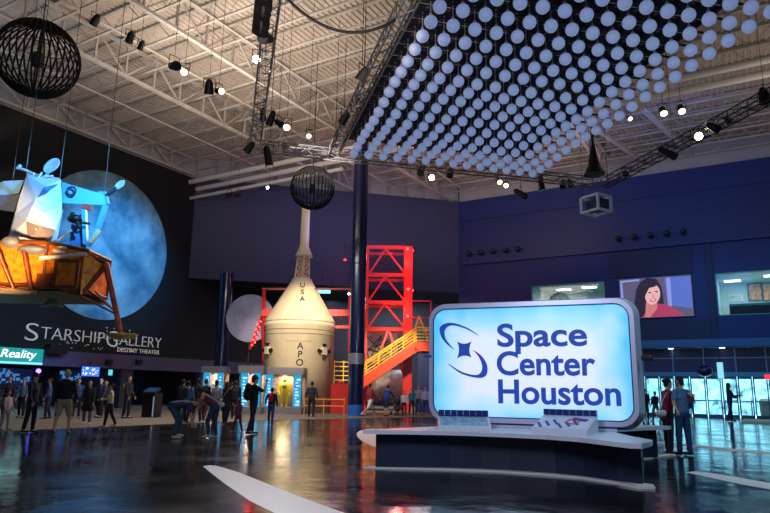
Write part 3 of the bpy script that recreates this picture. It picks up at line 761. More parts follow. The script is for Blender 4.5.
# bottom plate, nozzle
MB().box((-.6, 0, -1.1), (3.7, 3.0, .1)).build('base_plate', mat('lander_base', (110, 92, 70), .6), lm)
MB().lathe([(.10, 0), (.14, -.08), (.24, -.2), (.33, -.26), (.30, -.26), (.2, -.17), (.08, 0)], L3(53, 298, -1.2), 32).build('engine_nozzle', mat('nozzle_green', (110, 130, 90), .35, .5), lm)
# decks and struts between the stages
b = MB(); b.tube(L3(-10, 240, -1.7), L3(64, 252, -1.6), .05).tube(L3(40, 258, -1.9), L3(86, 254, -1.6), .06).tube(L3(10, 236, -1.6), L3(66, 248, -1.5), .04).tube(L3(45, 250, -1.6), L3(72, 230, -1.2), .035)
b.build('deck_strut', mat('strut_white', (210, 200, 190), .5), lm)
MB().ball(L3(11, 242, -1.8), .2, sc=(1.3, 1, .9)).ball(L3(33, 250, -1.8), .26, sc=(1.7, 1, .55)).build('tank_pod', mat('pod_grey', (90, 90, 98), .5), lm)
# ascent cabin : faceted shell
b = MB(); b.hull([L3(27, 176, -.3), L3(60, 180, -.3), L3(64, 206, -.4), L3(57, 240, -.5), L3(40, 244, -.5), L3(10, 236, -.5), L3(20, 196, -.4), L3(27, 172, 1.2), L3(60, 178, 1.2), L3(57, 240, 1.4), L3(8, 236, 1.4)])
b.build('ascent_cabin', silver, lm)
fp = dict(A=(27, 176, -.5), B=(61, 180, -.5), C=(36, 198, -1.0), D=(62, 206, -.8), E=(32, 207, -1.15), F=(44, 213, -1.3), G=(61, 215, -.9), H=(26, 221, -1.2), I=(40, 226, -1.75), J=(56, 230, -1.1), K=(16, 214, -.6), L=(9, 236, -.55), M=(28, 241, -.9), N=(50, 244, -.8), T=(46, 186, -.95))
fk = list(fp); fv = [L3(*fp[k]) for k in fk]
def facets(b, st):
    us = sorted(set(st.replace(' ', ''))); b.add([L3(*fp[k]) for k in us], [tuple(us.index(c) for c in w) for w in st.split()], False); return b
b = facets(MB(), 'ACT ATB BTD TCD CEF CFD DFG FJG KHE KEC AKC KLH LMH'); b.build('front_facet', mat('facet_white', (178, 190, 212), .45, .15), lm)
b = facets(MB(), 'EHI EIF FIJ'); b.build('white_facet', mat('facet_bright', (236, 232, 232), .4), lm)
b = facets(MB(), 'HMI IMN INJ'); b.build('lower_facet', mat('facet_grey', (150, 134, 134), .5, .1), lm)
b = MB(); b.hull([L3(37, 198, -1.02), L3(44, 187, -1.03), L3(58, 184, -.75), L3(47, 192, -1.05), L3(38, 198, -.9), L3(57, 184, -.6)]).build('painted_shadow', mat('shadow_blue_grey', (60, 92, 128), .5), lm)  # antenna's shadow on the cabin, made as a blue-grey patch
b = MB(); b.tube(L3(-4, 246, -2.3), L3(14, 290, -1.9), .05).tube(L3(24, 250, -2.0), L3(31, 290, -1.9), .07).tube(L3(14, 290, -1.9), L3(-6, 284, -2.1), .04); b.build('front_leg_strut', foild, lm)
b = MB(); b.tube(L3(-10, 291, -2.0), L3(36, 293, -1.9), .07).tube(L3(-10, 287, -2.0), L3(28, 292, -1.9), .05); b.build('lower_beam', mat('strut_tan', (170, 140, 110), .5), lm)
b = MB()
for q in ((41, 202, -1.12), (36, 229, -1.62)): b.tube(L3(*q), L3(q[0], q[1], q[2]-.05), .035, n=8)
b.build('thruster_port', glow('port_white', (255, 240, 230), .7), lm)  # bright spots put into the material as glow, not lamps
# left blue wing panel (partly outside the frame)
b = MB(); b.hull([L3(-20, 190, 1.0), L3(4, 181, .8), L3(24, 180, .8), L3(19, 193, .8), L3(0, 196, .8), L3(-20, 196, 1), L3(4, 181, 1.5), L3(24, 180, 1.5), L3(0, 196, 1.5)]).build('side_wing', bluish, lm)
b = MB(); b.hull([L3(-20, 196, .8), L3(20, 194, .7), L3(14, 212, .9), L3(-20, 207, 1.0), L3(20, 194, 1.4), L3(-20, 207, 1.5)]).build('lower_wing', mat('wing_dark', (52, 62, 84), .6), lm)
# right equipment boom; the blue light on it is put into its base colours
b = MB(); b.hull([L3(62, 182, -.6), L3(72, 186, -.6), L3(106, 195, -.3), L3(107, 205, -.3), L3(82, 205, -.5), L3(62, 203, -.7), L3(62, 182, .6), L3(106, 195, .5), L3(107, 205, .5), L3(62, 203, .6)]).build('equipment_bay', mat('bay_lit_blue', (70, 150, 200), .45, .2), lm)
MB().torus(L3(71.5, 191, -.72), .13, .035, (0, 1, 0)).build('round_port', darkp, lm)
b = MB(); b.beam(L3(84, 205, -.4), L3(86, 245, -.4), .15, .12).beam(L3(106, 205, -.3), L3(98, 228, -.3), .16, .13).beam(L3(98, 228, -.3), L3(88, 246, -.4), .12).beam(L3(98, 193, -.3), L3(106, 193, -.3), .08).beam(L3(106, 193, -.3), L3(108, 204, -.3), .08)
b.build('boom_frame', mat('boom_lit_cyan', (80, 170, 215), .4, .2), lm)
b = MB(); b.hull([L3(72, 220, -.3), L3(84, 212, -.2), L3(86, 248, -.3), L3(68, 252, -.4), L3(74, 232, .4), L3(85, 248, .4)]).build('side_shield', mat('shield_lit_blue', (38, 92, 140), .5), lm)
b = MB(); b.ball(L3(75, 219, -.75), .2, sc=(1.1, 1, .7)).tube(L3(72, 213, -.8), L3(80, 228, -.8), .07).tube(L3(68, 220, -.8), L3(90, 224, -.6), .04).build('thruster_quad', black, lm)
b = MB(); b.beam(L3(82, 206, -.45), L3(92, 208, -.4), .12, .16); b.build('red_panel', mat('panel_red', (180, 60, 50), .5), lm)
b = MB(); b.beam(L3(100, 230, -.35), L3(90, 243, -.4), .1, .14); b.build('cream_strut', mat('strut_cream', (210, 180, 140), .5), lm)
# antennas
b = MB(); b.tube(L3(46, 176, -.4), L3(50, 170, -.4), .05).tube(L3(40, 178, -.4), L3(53, 176, -.4), .04).tube(L3(19, 168, -.2), L3(34, 174, -.3), .05).tube(L3(17, 169, -.2), L3(21, 165, -.2), .05).tube(L3(36, 182, -.5), L3(42, 172, -.5), .03).build('antenna_mast', silver, lm)
def dish(cx, cy, rx, ry, rot, y):
    b = MB(); b.lathe([(0.001, -.06), (.5, -.03), (.85, .02), (1, .07), (1, .10), (.85, .05), (.001, -.02)], (0, 0, 0), 28)
    o = b.build('dish_antenna', silver, lm); o.location = L3(cx, cy, y); o.scale = (rx*K, rx*K, rx*K); o.rotation_euler = (rad(ry), rad(rot), 0); return o
dish(52, 166, 9.5, 66, -38, -.4); dish(120, 185, 6.2, 58, -40, -.3)
b = MB(); b.tube(L3(106, 196, -.3), L3(117, 188, -.3), .06).build('antenna_arm', darkp, lm)
# landing leg right
b = MB(); b.tube(L3(86, 254, -.9), L3(106, 263, -.7), .06).tube(L3(83, 292, -1), L3(106, 266, -.7), .07).tube(L3(80, 296, -1), L3(114, 313, -.7), .03).tube(L3(88, 290, -.6), L3(114, 310, -.7), .03).tube(L3(90, 286, .2), L3(114, 310, -.7), .025)
b.build('leg_strut', foild, lm)
b = MB(); b.tube(L3(106, 264, -.7), L3(121, 334, -.7), .1, .075, 10); b.build('landing_leg', mat('leg_red_foil', (190, 90, 60), .4, .3, .4, 5, .6), lm)
b = MB(); b.lathe([(.001, -.06), (.36, -.03), (.46, .08), (.42, .09), (.3, .02), (.001, 0)], L3(122, 337, -.7), 28).build('foot_pad', mat('pad_gold', (200, 160, 80), .4, .4), lm)
b = MB(); 
for q in ((26, 172, 0), (60, 178, .4), (10, 200, 1.2), (104, 196, .2)):
    p = L3(*q); MB().tube(p, (p.x, p.y, ZD-1-lm.location.z), .012, n=4, caps=False).build('hanging_cable', mat('wire', (60, 60, 64), .5), lm)

# ================================================================== CAPSULE AND BOOSTER
cap_ = thing('rocket_capsule', 'cream space capsule with escape tower on a white cylinder', 'rocket', (-24.55, 31.3, 0)); cap_.scale = (1.08, 1.08, 1.08)
MB().lathe([(.001, .012), (1.98, .012), (1.98, 4.72), (2.03, 4.76), (2.03, 4.95), (1.98, 5.0), (.001, 5.0)], n=64).build('service_cylinder', cream_m, cap_)
b = MB()
for z in (4.25, 4.5): b.lathe([(1.985, z), (2.0, z), (2.0, z+.05), (1.985, z+.05)], n=64)
b.build('ring_seam', mat('seam_grey', (150, 136, 116), .6), cap_)
MB().lathe([(2.0, 5.02), (2.02, 5.12), (1.95, 5.22), (.62, 7.45), (.55, 7.6), (.38, 7.68), (.001, 7.7)], n=64).build('capsule_cone', cream_m, cap_)
TL = Vector((.12, .05, 0))
b = MB(); r0, r1 = .42, .34
for k in range(4):
    a = pi/4+k*pi/2; b2 = a+pi/2
    def cp_(a, z): rr = r0+(r1-r0)*(z-7.6)/1.35; return Vector((rr*cos(a), rr*sin(a), z))+TL*((z-7.6)/4.4)
    b.tube(cp_(a, 7.55), cp_(a, 8.98), .045)
    for i in range(3):
        za, zb = 7.6+i*.45, 7.6+(i+1)*.45; b.tube(cp_(a, za), cp_(b2, zb), .028); b.tube(cp_(b2, za), cp_(a, zb), .028); b.tube(cp_(a, zb), cp_(b2, zb), .028)
b.build('escape_lattice', cream_m, cap_)
o = MB().lathe([(.001, 8.92), (.50, 8.92), (.50, 9.02), (.30, 9.5), (.27, 9.6), (.25, 12.0), (.16, 12.15), (.001, 12.2)], (.06, .02, 0), 32).build('escape_motor', cream_m, cap_)
o.rotation_euler = (0, 0, 0)
# lettering wrapped on the surfaces
face = (Vector((0, 0, 0))-cap_.location); fa = atan2(face.y, face.x)
ink = mat('ink_black', (26, 24, 26), .6)
def wrap(ch, size, z, rad_fn, da=0.0, w=None):
    me = text_mesh(ch, size=size, depth=.0, off=.01, align='CENTER')
    for v in me.vertices:
        zz = v.co.z+z; R = rad_fn(zz)+.012; a = fa+da+v.co.x/R
        v.co = Vector((R*cos(a), R*sin(a), zz))
    me.materials.clear(); me.materials.append(ink); o = bpy.data.objects.new('letter', me); COL.objects.link(o); o.parent = cap_
cone_r = lambda z: 1.95+(.62-1.95)*(z-5.22)/(7.45-5.22)
for ch, z in (('U', 6.98), ('S', 6.55), ('A', 6.12)): wrap(ch, .42, z, cone_r, .05)
for ch, z in (('A', 3.42), ('P', 2.97), ('O', 2.52)): wrap(ch, .50, z, lambda z: 1.98, .03)
b = MB(); n = 10
for z, a0, a1 in ((3.85, -.38, .35),):
    for k in range(n):
        a = fa+a0+(a1-a0)*k/n; c_ = fa+a0+(a1-a0)*(k+1)/n; b.tube((1.985*cos(a), 1.985*sin(a), z), (1.985*cos(c_), 1.985*sin(c_), z), .012, n=4)
b.build('panel_line', mat('seam_grey', (150, 136, 116), .6), cap_)
def quad_at(da, z, nm):
    a = fa+da; n_ = Vector((cos(a), sin(a), 0)); tdir = Vector((-sin(a), cos(a), 0)); c_ = n_*1.98+Vector((0, 0, z)); b = MB()
    b.box(c_+n_*.06, (.3, .3, .42), Matrix.Rotation(a, 3, 'Z')); o = b.build('thruster_mount', mat('mount_tan', (190, 180, 160), .5), cap_)
    b = MB()
    for d_ in (tdir, -tdir, Vector((0, 0, 1)), Vector((0, 0, -1))):
        b.tube(c_+n_*.12+d_*.14, c_+n_*.12+d_*.4, .04, .12, 10)
    b.build('thruster_nozzle', black, cap_)
quad_at(.72, 3.35, 'a'); quad_at(-.98, 3.35, 'b')

# display cases in front of it
def case(px, gy, w, d, h, ang, label, suit=None, strips=True, z0=.012):
    p = at(px, gy); t = thing('display_case', label, 'display case', (p.x, p.y, z0), ang)
    MB().box((0, d/2, .18), (w, d, .36)).build('plinth', mat('case_grey', (120, 118, 124), .5), t)
    MB().box((0, d/2, h-.2), (w+.1, d+.1, .4)).build('canopy', mat('case_grey', (120, 118, 124), .5), t)
    MB().box((0, d-.04, h/2), (w, .06, h-.7)).build('back_panel', mat('case_back', (150, 120, 104), .7, 0, .4, 6), t)
    b = MB()
    for x in (-w/2+.03, w/2-.03):
        for y in (.03, d-.03): b.beam((x, y, .36), (x, y, h-.4), .05)
    b.build('corner_post', alu, t)
    if strips:
        for s in (-1, 1):
            MB().box((s*(w/2-.3), .08, h/2), (.42, .06, h-.78)).build('light_panel', mat('case_light_panel', (20, 60, 90), .4, emit=(30, 170, 220), es=1.0), t)
            bb_ = MB(); random.seed(int(px)+s)
            for k in range(9): bb_.box((s*(w/2-.3)+random.uniform(-.08, .08), .04, .5+k*(h-1.0)/9), (random.uniform(.1, .25), .02, random.uniform(.05, .14)))
            bb_.build('panel_graphic', glow('graphic_pale', (190, 225, 255), 1.4), t)
    MB().box((0, .02, h/2), (w-.1, .015, h-.76)).build('glass', clear, t)
    q = t.matrix_basis @ Vector((0, d/2, h-.45))
    light('AREA', q, (q.x, q.y, 0), 75, (1, .85, .6), .8, name='case_light')
    return t
ca = atan2(CA.y, CA.x)
cs1 = case(281.5, 414.0, 2.2, 1.1, 2.55, ca-.05, 'glass display case in front of capsule holding the yellow suit')
cs2 = case(248.5, 414.0, 1.3, 1.1, 2.6, ca-.05, 'glass display case between the capsule case and the entrance, with red panel')
cs3 = case(211, 410, 1.45, 1.2, 2.7, ca, 'lit display case beside the left blue column')
MB().box((-.05, 1.0, 1.3), (.35, .03, 1.7)).build('red_graphic', mat('case_red', (190, 60, 50), .5, emit=(190, 60, 40), es=.4), cs2)
MB().box((.25, 1.05, 1.4), (.45, .03, 1.7)).build('red_graphic', mat('case_red', (190, 60, 50), .5, emit=(190, 60, 40), es=.4), cs3)

# ================================================================== RED GANTRY AND STAIRS
def gp(px, py, D): return deep(px, py, D)
tw = thing('red_gantry', 'red steel lattice tower with glowing red lamps behind the column', 'tower', at(407, 411.5), ca)
DG = (at(407, 411.5)-CO).dot(CC)  # forward distance
KG = DG/F
G3 = plane_map(tw.location, ca)
zt = G3(406, 247).z
b = MB(); b.bb((-.30, -.25, .012), (.30, .25, zt)); b.build('post', red_m, tw)
xl = G3(366, 300).x
b = MB(); b.bb((xl-.2, -.2, .012), (xl+.15, .2, zt)); b.build('post', red_m, tw)
levels = [247.5, 275, 302.5, 329]
for i, yv in enumerate(levels):
    z = G3(385, yv).z; MB().beam((xl, 0, z), (0, 0, z), .22, .26).build('crossbeam', red_m, tw)
    MB().beam((xl, 2.2, z), (0, 2.2, z), .16, .2).build('crossbeam', red_m, tw)
b = MB()
for a, c in zip(levels, levels[1:]):
    za, zc = G3(385, a).z, G3(385, c).z; xm = xl*.55
    b.beam((xm, 0, za-.1), (xl+.2, 0, zc+.1), .12).beam((xm, 0, za-.1), (-.2, 0, zc+.1), .12)
z4 = G3(385, 329).z; b.beam((xl+.1, 0, 1.4), (xl*.45, 0, z4), .15).beam((-.1, 0, 2.0), (xl*.45, 0, z4), .15)
b.build('diagonal_brace', red_m, tw)
b = MB()
for x in (xl, 0):
    b.beam((x, 2.2, .012), (x, 2.2, zt), .2)
    for yv in levels: z = G3(385, yv).z; b.beam((x, 0, z), (x, 2.2, z), .14)
b.build('rear_post', red_m, tw)
led = glow('red_led', (255, 50, 50), 12)
b = MB()
for q in ((407.5, 249), (408, 289), (407.5, 316), (407, 340)): b.ball(G3(*q, -.32), .1)
for q in ((412.5, 250.5), (412.5, 290.5)): b.ball(G3(*q, -.1), .07)
b.build('beacon_lamp', led, tw)
pos = tw.location
light('POINT', pos+Vector((.6, -1.3, zt-1)), None, 150, (1, .1, .08), .2); light('POINT', pos+Vector((.2, -1.6, zt-4.5)), None, 180, (1, .12, .08), .2)
light('SPOT', (-14, 28, 11.5), pos+Vector((0, 0, 4)), 1600, (1, .62, .42), .3, 30)

# stairs with yellow railing
stt = thing('red_staircase', 'red staircase with yellow railings climbing right beside the gantry', 'stairs', at(400, 412.3), ca)
S3 = plane_map(stt.location, ca)
a, c = S3(353, 389), S3(416, 346.5); e = S3(440, 346.5)
for yo in (0, 1.3):
    MB().beam(a+Vector((0, yo, 0)), c+Vector((0, yo, 0)), .08, .62).build('stringer', mat('stair_orange_red', (230, 72, 36), .45), stt)
    MB().beam(c+Vector((-.1, yo, 0)), e+Vector((0, yo, 0)), .08, .62).build('platform_beam', mat('stair_orange_red', (230, 72, 36), .45), stt)
b = MB(); n = 15
for k in range(n): p = a.lerp(c, (k+.5)/n); b.bb((p.x-.16, 0, p.z-.02), (p.x+.16, 1.3, p.z+.02))
b.build('tread', mat('tread_grey', (120, 110, 110), .6), stt)
b = MB(); b.bb((c.x, 0, c.z+.2), (e.x, 1.3, c.z+.26)); b.build('landing_plate', mat('tread_grey', (120, 110, 110), .6), stt)
for yo in (0, 1.3):
    b = MB()
    for k in (range(5) if yo == 0 else (4,)):
        dz = .40+k*.21; b.tube(a+Vector((0, yo, dz)), c+Vector((0, yo, dz)), .034); b.tube(c+Vector((0, yo, dz)), e+Vector((0, yo, dz)), .034)
    for k in range(6): p = a.lerp(c, k/5)+Vector((0, yo, 0)); b.tube(p, p+Vector((0, 0, 1.2)), .035)
    p = e+Vector((-.3, yo, 0)); b.tube(p, p+Vector((0, 0, 1.2)), .035)
    b.build('railing', yellow_m, stt)
b = MB()
for x in (e.x-.15, ):
    for yo in (0, 1.3): b.beam((x, yo, .012), (x, yo, c.z), .18)
b.build('support_post', red_m, stt)
MB().bb((S3(417.5, 380).x, .2, .012), (e.x+2.5, 1.0, c.z-.35)).build('navy_panel', mat('navy_panel', (20, 36, 92), .5), stt)
light('SPOT', stt.location+Vector((2, -5, 6.5)), stt.location+Vector((-1, 0, 2.4)), 2600, (1, .80, .5), .2, 60)  # added spot that brightens the stairs and yellow railing
# landing braces (yellow A frame above, red railing box)
af = thing('yellow_truss_brace', 'yellow triangular brace above the stair landing', 'frame', stt.location, ca)
b = MB(); p1, p2, p3 = S3(414, 332, .8), S3(419, 316, .8), S3(427, 336, .8)
for k in range(5):
    s = k/5; b.beam(p1.lerp(p2, s), p3.lerp(p2, s), .06)
b.beam(p1, p2, .12).beam(p2, p3, .12)
b.build('brace', mat('yellow_dull', (190, 140, 50), .5), af); MB().beam(p1-Vector((0, 0, .9)), p1, .1).build('leg', yellow_m, af); MB().beam(p3-Vector((0, 0, .9)), p3, .1).build('leg', yellow_m, af)
rf = thing('red_pipe_frame', 'thin red pipe frame right of the gantry top, above the landing', 'frame', stt.location, ca)
b = MB(); b.tube(S3(408, 301, 1), S3(431, 301, 1), .06).tube(S3(431, 301, 1), S3(431, 340, 1), .06).tube(S3(410, 318, 1), S3(431, 318, 1), .05); b.build('pipe_rail', mat('red_dim', (170, 30, 60), .5), rf)

# red girders behind the capsule and lit recess clutter
gb = thing('red_girder_frame', 'red horizontal girder frame behind the capsule', 'frame', (0, 0, 0))
DB = 39.5
def B3(px, py, d=DB): return deep(px, py, d)
b = MB(); b.beam(B3(262, 313), B3(350, 313), .3, .42); b.build('main_girder', red_m, gb)
MB().beam(B3(262, 289), B3(352, 289), .12).build('upper_pipe', mat('dull_red', (150, 60, 60), .5), gb)
MB().beam(B3(330, 327), B3(352, 327), .2).build('lower_girder', red_m, gb)
b = MB(); b.beam(B3(264, 289), B3(264, 411), .16).beam(B3(350, 289), B3(350, 411), .16); b.build('post', red_m, gb)
b = MB()
for k in range(4): b.beam(B3(266+k*8, 314), B3(274+k*8, 327), .06); b.beam(B3(331+k*5, 314), B3(334+k*5, 327), .06)
b.build('brace', mat('brace_dark', (60, 50, 60), .5), gb)
rb = thing('red_equipment_box', 'bright red cabinet between the capsule and the blue column', 'cabinet', at(341, 414), ca)
MB().bb((-.62, 0, .012), (.62, 1.0, 1.72)).build('cabinet', red_m, rb); MB().ball((-.1, .4, 1.78), .18, sc=(1.2, 1, .7)).build('cap', red_m, rb)
yr = thing('yellow_grille', 'yellow railing grille above the red cabinet', 'railing', at(341, 411.5), ca)
b = MB()
for k in range(5): b.tube((-.62, 1.3, 2.0+k*.3), (.62, 1.3, 2.0+k*.3), .035)
for x in (-.62, 0, .62): b.tube((x, 1.3, .012), (x, 1.3, 3.3), .035)
b.build('rail', yellow_m, yr)
fn = thing('barrier_rail', 'low orange yellow barrier rail at the foot of the capsule', 'railing', at(316, 415.5), ca)
b = MB()
for z in (.5, .85): b.tube((-.65, 0, z), (1.5, 0, z), .035)
for x in (-.65, .4, 1.5): b.tube((x, 0, .012), (x, 0, .95), .03)
b.build('rail', mat('barrier_orange', (230, 150, 60), .5), fn)
rd = thing('moon_disc', 'pale round disc half hidden behind the capsule left side', 'disc', deep(250, 318, 41), ca)
o = MB().tube((0, 0, 0), (0, .15, 0), 1.55, n=48).build('disc', mat('disc_grey', (150, 160, 190), .6, 0, .3, .8), rd); MB().tube((0, .15, 0), (0, .15, -(rd.location.z-.02)), .08).build('stand', black, rd)
tl = thing('tube_light', 'bright cyan tube light behind the capsule top', 'lamp', deep(322, 291, 42), ca)
MB().tube((-.75, 0, 0), (.55, 0, 0), .16, n=10).build('tube', glow('cyan_tube', (110, 215, 240), 2.5), tl); MB().tube((0, 0, .15), (0, 0, 9.15-tl.location.z), .02).build('hanger', black, tl)
light('AREA', (-29.5, 42.5, 8.9), (-29.5, 43, 0), 260, (.8, .8, .9), 5); light('AREA', (-24, 46, 8.9), (-24, 47, 0), 900, (.85, .85, .9), 4)
# red lamp string left of capsule
rl = thing('red_lamp_string', 'short column of glowing red lamps left of the capsule', 'lamp', deep(255, 333, 40))
b = MB()
for k in range(10): p = deep(252+.9*k*.8+(k % 2)*2.2, 345-k*2.6, 40)-rl.location; b.ball(p, .06, 8, 6)
b.build('lamp', led, rl); MB().beam(deep(250, 349, 40.2)-rl.location, deep(262, 316, 40.2)-rl.location, .12).build('bracket', red_m, rl); MB().tube(deep(254, 340, 40.2)-rl.location, Vector((0, 0, -rl.location.z+.012))+(deep(254, 340, 40.2)-rl.location)*Vector((1, 1, 0)) if False else deep(254, 412, 40.2)-rl.location, .06).build('post', black, rl)
# recess machinery
mc = thing('test_tank', 'large pale rounded tank in shadow behind the red staircase', 'tank', deep(392, 372, 45)*Vector((1, 1, 0)) if False else Vector((deep(385, 380, 47).x, deep(385, 380, 47).y, 0)), ca)
b = MB(); b.tube((-1.6, 0, 1.6), (1.8, 0, 1.6), 1.3, n=32); b.build('shell', mat('tank_grey', (170, 165, 165), .5, 0, .2, 2), mc)
b = MB().box((-1.2, 0, .25), (.3, 1.6, .5)).box((1.2, 0, .25), (.3, 1.6, .5)).build('cradle', red_m, mc)
b = MB(); b.box((-.4, .6, 4.6), (2.6, 1, 2.2)).box((-.4, .6, 3.0), (.3, .3, 1.2)); b.build('machine_block', mat('tank_grey', (170, 165, 165), .5, 0, .2, 2), mc)
b = MB(); random.seed(9)
for k in range(14): b.beam((random.uniform(-1.8, 1.2), .05, random.uniform(3.6, 5.6)), (random.uniform(-1.8, 1.2), .05, random.uniform(3.6, 5.6)), .06)
b.build('pipework', dark, mc)

# ================================================================== PLATFORM AND SIGN
plat = thing('curved_platform', 'low curved dark navy platform with white top under the big sign', 'platform')
top_pts = [(-6.15, 9.75), (-5.6, 10.15), (-5.03, 10.48), (-4.5, 10.68), (-3.93, 10.78), (-3.2, 10.82), (-2.6, 10.62), (-2.1, 10.22), (-1.72, 9.92), (-1.56, 9.98), (-1.50, 10.5), (-1.54, 10.95), (-2.0, 11.7), (-2.35, 12.45), (-2.75, 13.3), (-2.6, 14.1), (-2.25, 15.0), (-1.86, 15.75), (-1.85, 16.1), (-2.4, 16.1), (-3.4, 15.4), (-4.2, 14.4), (-5.0, 13.2), (-5.63, 11.95), (-6.0, 10.6)]
base_pts = [(-6.16, 10.02), (-5.6, 10.38), (-5.0, 10.75), (-4.5, 10.98), (-4.0, 11.1), (-3.2, 11.17), (-2.7, 11.08), (-2.1, 10.8), (-1.72, 10.72), (-1.75, 11.1), (-2.25, 11.8), (-2.6, 12.5), (-3.0, 13.3), (-2.85, 14.2), (-2.48, 15.1), (-2.12, 15.75), (-2.5, 15.8), (-3.5, 15.1), (-4.3, 14.1), (-5.0, 12.9), (-5.6, 11.7), (-6.05, 10.6)]
MB().prism(top_pts, .63, .70).build('top_plate', white_m, plat, label='white laminate top')
base_pts = [(x, y+(.2 if y < 11.2 else 0)) for x, y in base_pts]
MB().prism(base_pts, .03, .63).build('plinth_wall', mat('plinth_navy', (18, 34, 60), .5, 0, .3, .8), plat)
led_pts = [(at(363, 468.4).x, at(363, 468.4).y), *[(at(x, y).x, at(x, y).y) for x, y in ((400, 469.3), (447, 470.4), (500, 472.6), (540, 475.2), (580, 478.8), (615, 483.9), (638, 489), (655.4, 489.3), (653, 486), (640, 484.5))], (-1.9, 11.1), (-3.2, 11.6), (-5.4, 11.4), (-6.2, 10.5)]
MB().prism(led_pts, .0, .03).build('base_ledge', mat('ledge_white', (236, 230, 220), .5), plat, label='thin white ledge at the floor')
led2 = [(at(x, y).x, at(x, y).y) for x, y in ((640, 457.6), (644, 459.6), (660, 457.8), (676, 456), (674, 454.6))]+[(-2.3, 16.2), (-2.9, 15.8)]
MB().prism(led2, .0, .03).build('base_ledge', mat('ledge_white', (236, 230, 220), .5), plat)

s0 = Vector((-6.06, 11.98, .70)); s1 = Vector((-1.86, 12.58, .70)); SW = (s1-s0).length
sgn = thing('illuminated_sign', 'big backlit rounded sign reading Space Center Houston', 'sign', s0, atan2(s1.y-s0.y, s1.x-s0.x))
SHh = 2.55
def rrect(x0, z0, x1, z1, r, n=8):
    out = []
    for cx, cz, a0 in ((x1-r, z1-r, 0), (x0+r, z1-r, 90), (x0+r, z0+r, 180), (x1-r, z0+r, 270)):
        for k in range(n+1): a = rad(a0+90*k/n); out.append((cx+r*cos(a), cz+r*sin(a)))
    return out
def ring(mb, o, yo, i, yi):
    n = len(o); vs = [(p[0], yo, p[1]) for p in o]+[(p[0], yi, p[1]) for p in i]
    mb.add(vs, [(k, (k+1) % n, n+(k+1) % n, n+k) for k in range(n)], False)
fr_m = mat('sign_frame', (206, 202, 224), .35, .3)
o1 = rrect(0, .03, SW, SHh, .38); o2 = rrect(.10, .10, SW-.10, SHh-.06, .34); o3 = rrect(.18, .19, SW-.18, SHh-.15, .28)
b = MB(); ring(b, o1, .42, o1, .34); ring(b, o1, .34, o2, .0); ring(b, o2, 0, o3, 0); ring(b, o3, 0, o3, .05)
b.add([(p[0], .42, p[1]) for p in o1], [tuple(range(len(o1)))]); b.build('frame', fr_m, sgn)
b = MB(); o4 = rrect(.20, .21, SW-.20, SHh-.17, .26); ring(b, o3, .0, o4, -.012); ring(b, o4, -.012, o4, .06); b.build('inner_bezel', mat('bezel_navy', (24, 40, 110), .4), sgn)
pm = bpy.data.materials.new('backlit_panel'); pm.use_nodes = True; nt = pm.node_tree; bs = nt.nodes['Principled BSDF']; bs.inputs['Base Color'].default_value = (.3, .35, .4, 1); bs.inputs['Roughness'].default_value = .3
tc = nt.nodes.new('ShaderNodeTexCoord'); sx = nt.nodes.new('ShaderNodeSeparateXYZ'); nt.links.new(tc.outputs['Generated'], sx.inputs[0])
def mth(op, a, b_=None):
    m = nt.nodes.new('ShaderNodeMath'); m.operation = op
    for i, v in enumerate((a, b_)):
        if v is None: continue
        if isinstance(v, (int, float)): m.inputs[i].default_value = v
        else: nt.links.new(v, m.inputs[i])
    return m.outputs[0]
ax_ = mth('ABSOLUTE', mth('SUBTRACT', sx.outputs[0], .5)); az = mth('ABSOLUTE', mth('SUBTRACT', sx.outputs[2], .46))
ex_ = mth('MULTIPLY', mth('SUBTRACT', .5, ax_), 3.4); ez_ = mth('MULTIPLY', mth('SUBTRACT', .54, az), 2.1)
edge = mth('MINIMUM', ex_, ez_)
nz = nt.nodes.new('ShaderNodeTexNoise'); nz.inputs['Scale'].default_value = 2.2; nz.inputs['Detail'].default_value = 1; nt.links.new(tc.outputs['Object'], nz.inputs['Vector'])
edge = mth('ADD', edge, mth('MULTIPLY', mth('SUBTRACT', nz.outputs[0], .5), .35))
rp = nt.nodes.new('ShaderNodeValToRGB'); nt.links.new(edge, rp.inputs[0])
E_ = rp.color_ramp.elements; E_[0].position = .0; E_[0].color = (*lin((40, 190, 250)), 1); E_[1].position = .62; E_[1].color = (*lin((222, 232, 250)), 1)
e_ = E_.new(.22); e_.color = (*lin((140, 215, 248)), 1)
nt.links.new(rp.outputs[0], bs.inputs['Emission Color']); bs.inputs['Emission Strength'].default_value = .92
b = MB(); o5 = rrect(.20, .21, SW-.20, SHh-.17, .26); b.add([(p[0], .03, p[1]) for p in o5], [tuple(range(len(o5)))[::-1]]); b.build('backlit_panel', pm, sgn)
ib = mat('sign_ink', (26, 66, 160), .5, emit=(20, 66, 170), es=.55)
# helper: place by picture position on the sign face
bpy.context.view_layer.update(); sinv = sgn.matrix_world.inverted(); snrm = (sgn.matrix_world.to_3x3() @ Vector((0, 1, 0))); 
def SF(px, py):
    v = ray(px, py); t = (s0-CO).dot(snrm)/v.dot(snrm); q = sinv @ (CO+v*t); return q.x, q.z
for s, x0, x1, yb, ytop in (('Space', 497.5, 587.5, 346.2, 324), ('Center', 497, 596, 374.5, 351.5), ('Houston', 498.5, 621.5, 402.6, 379.5)):
    a = SF(x0, yb); c = SF(x1, yb+(x1-x0)*.012)
    h = SF(x0+6, ytop)[1]-a[1]
    text('lettering', s, sgn, (a[0], -.002, a[1]), ib, size=h/.70, width=c[0]-a[0], depth=.03, off=.014)
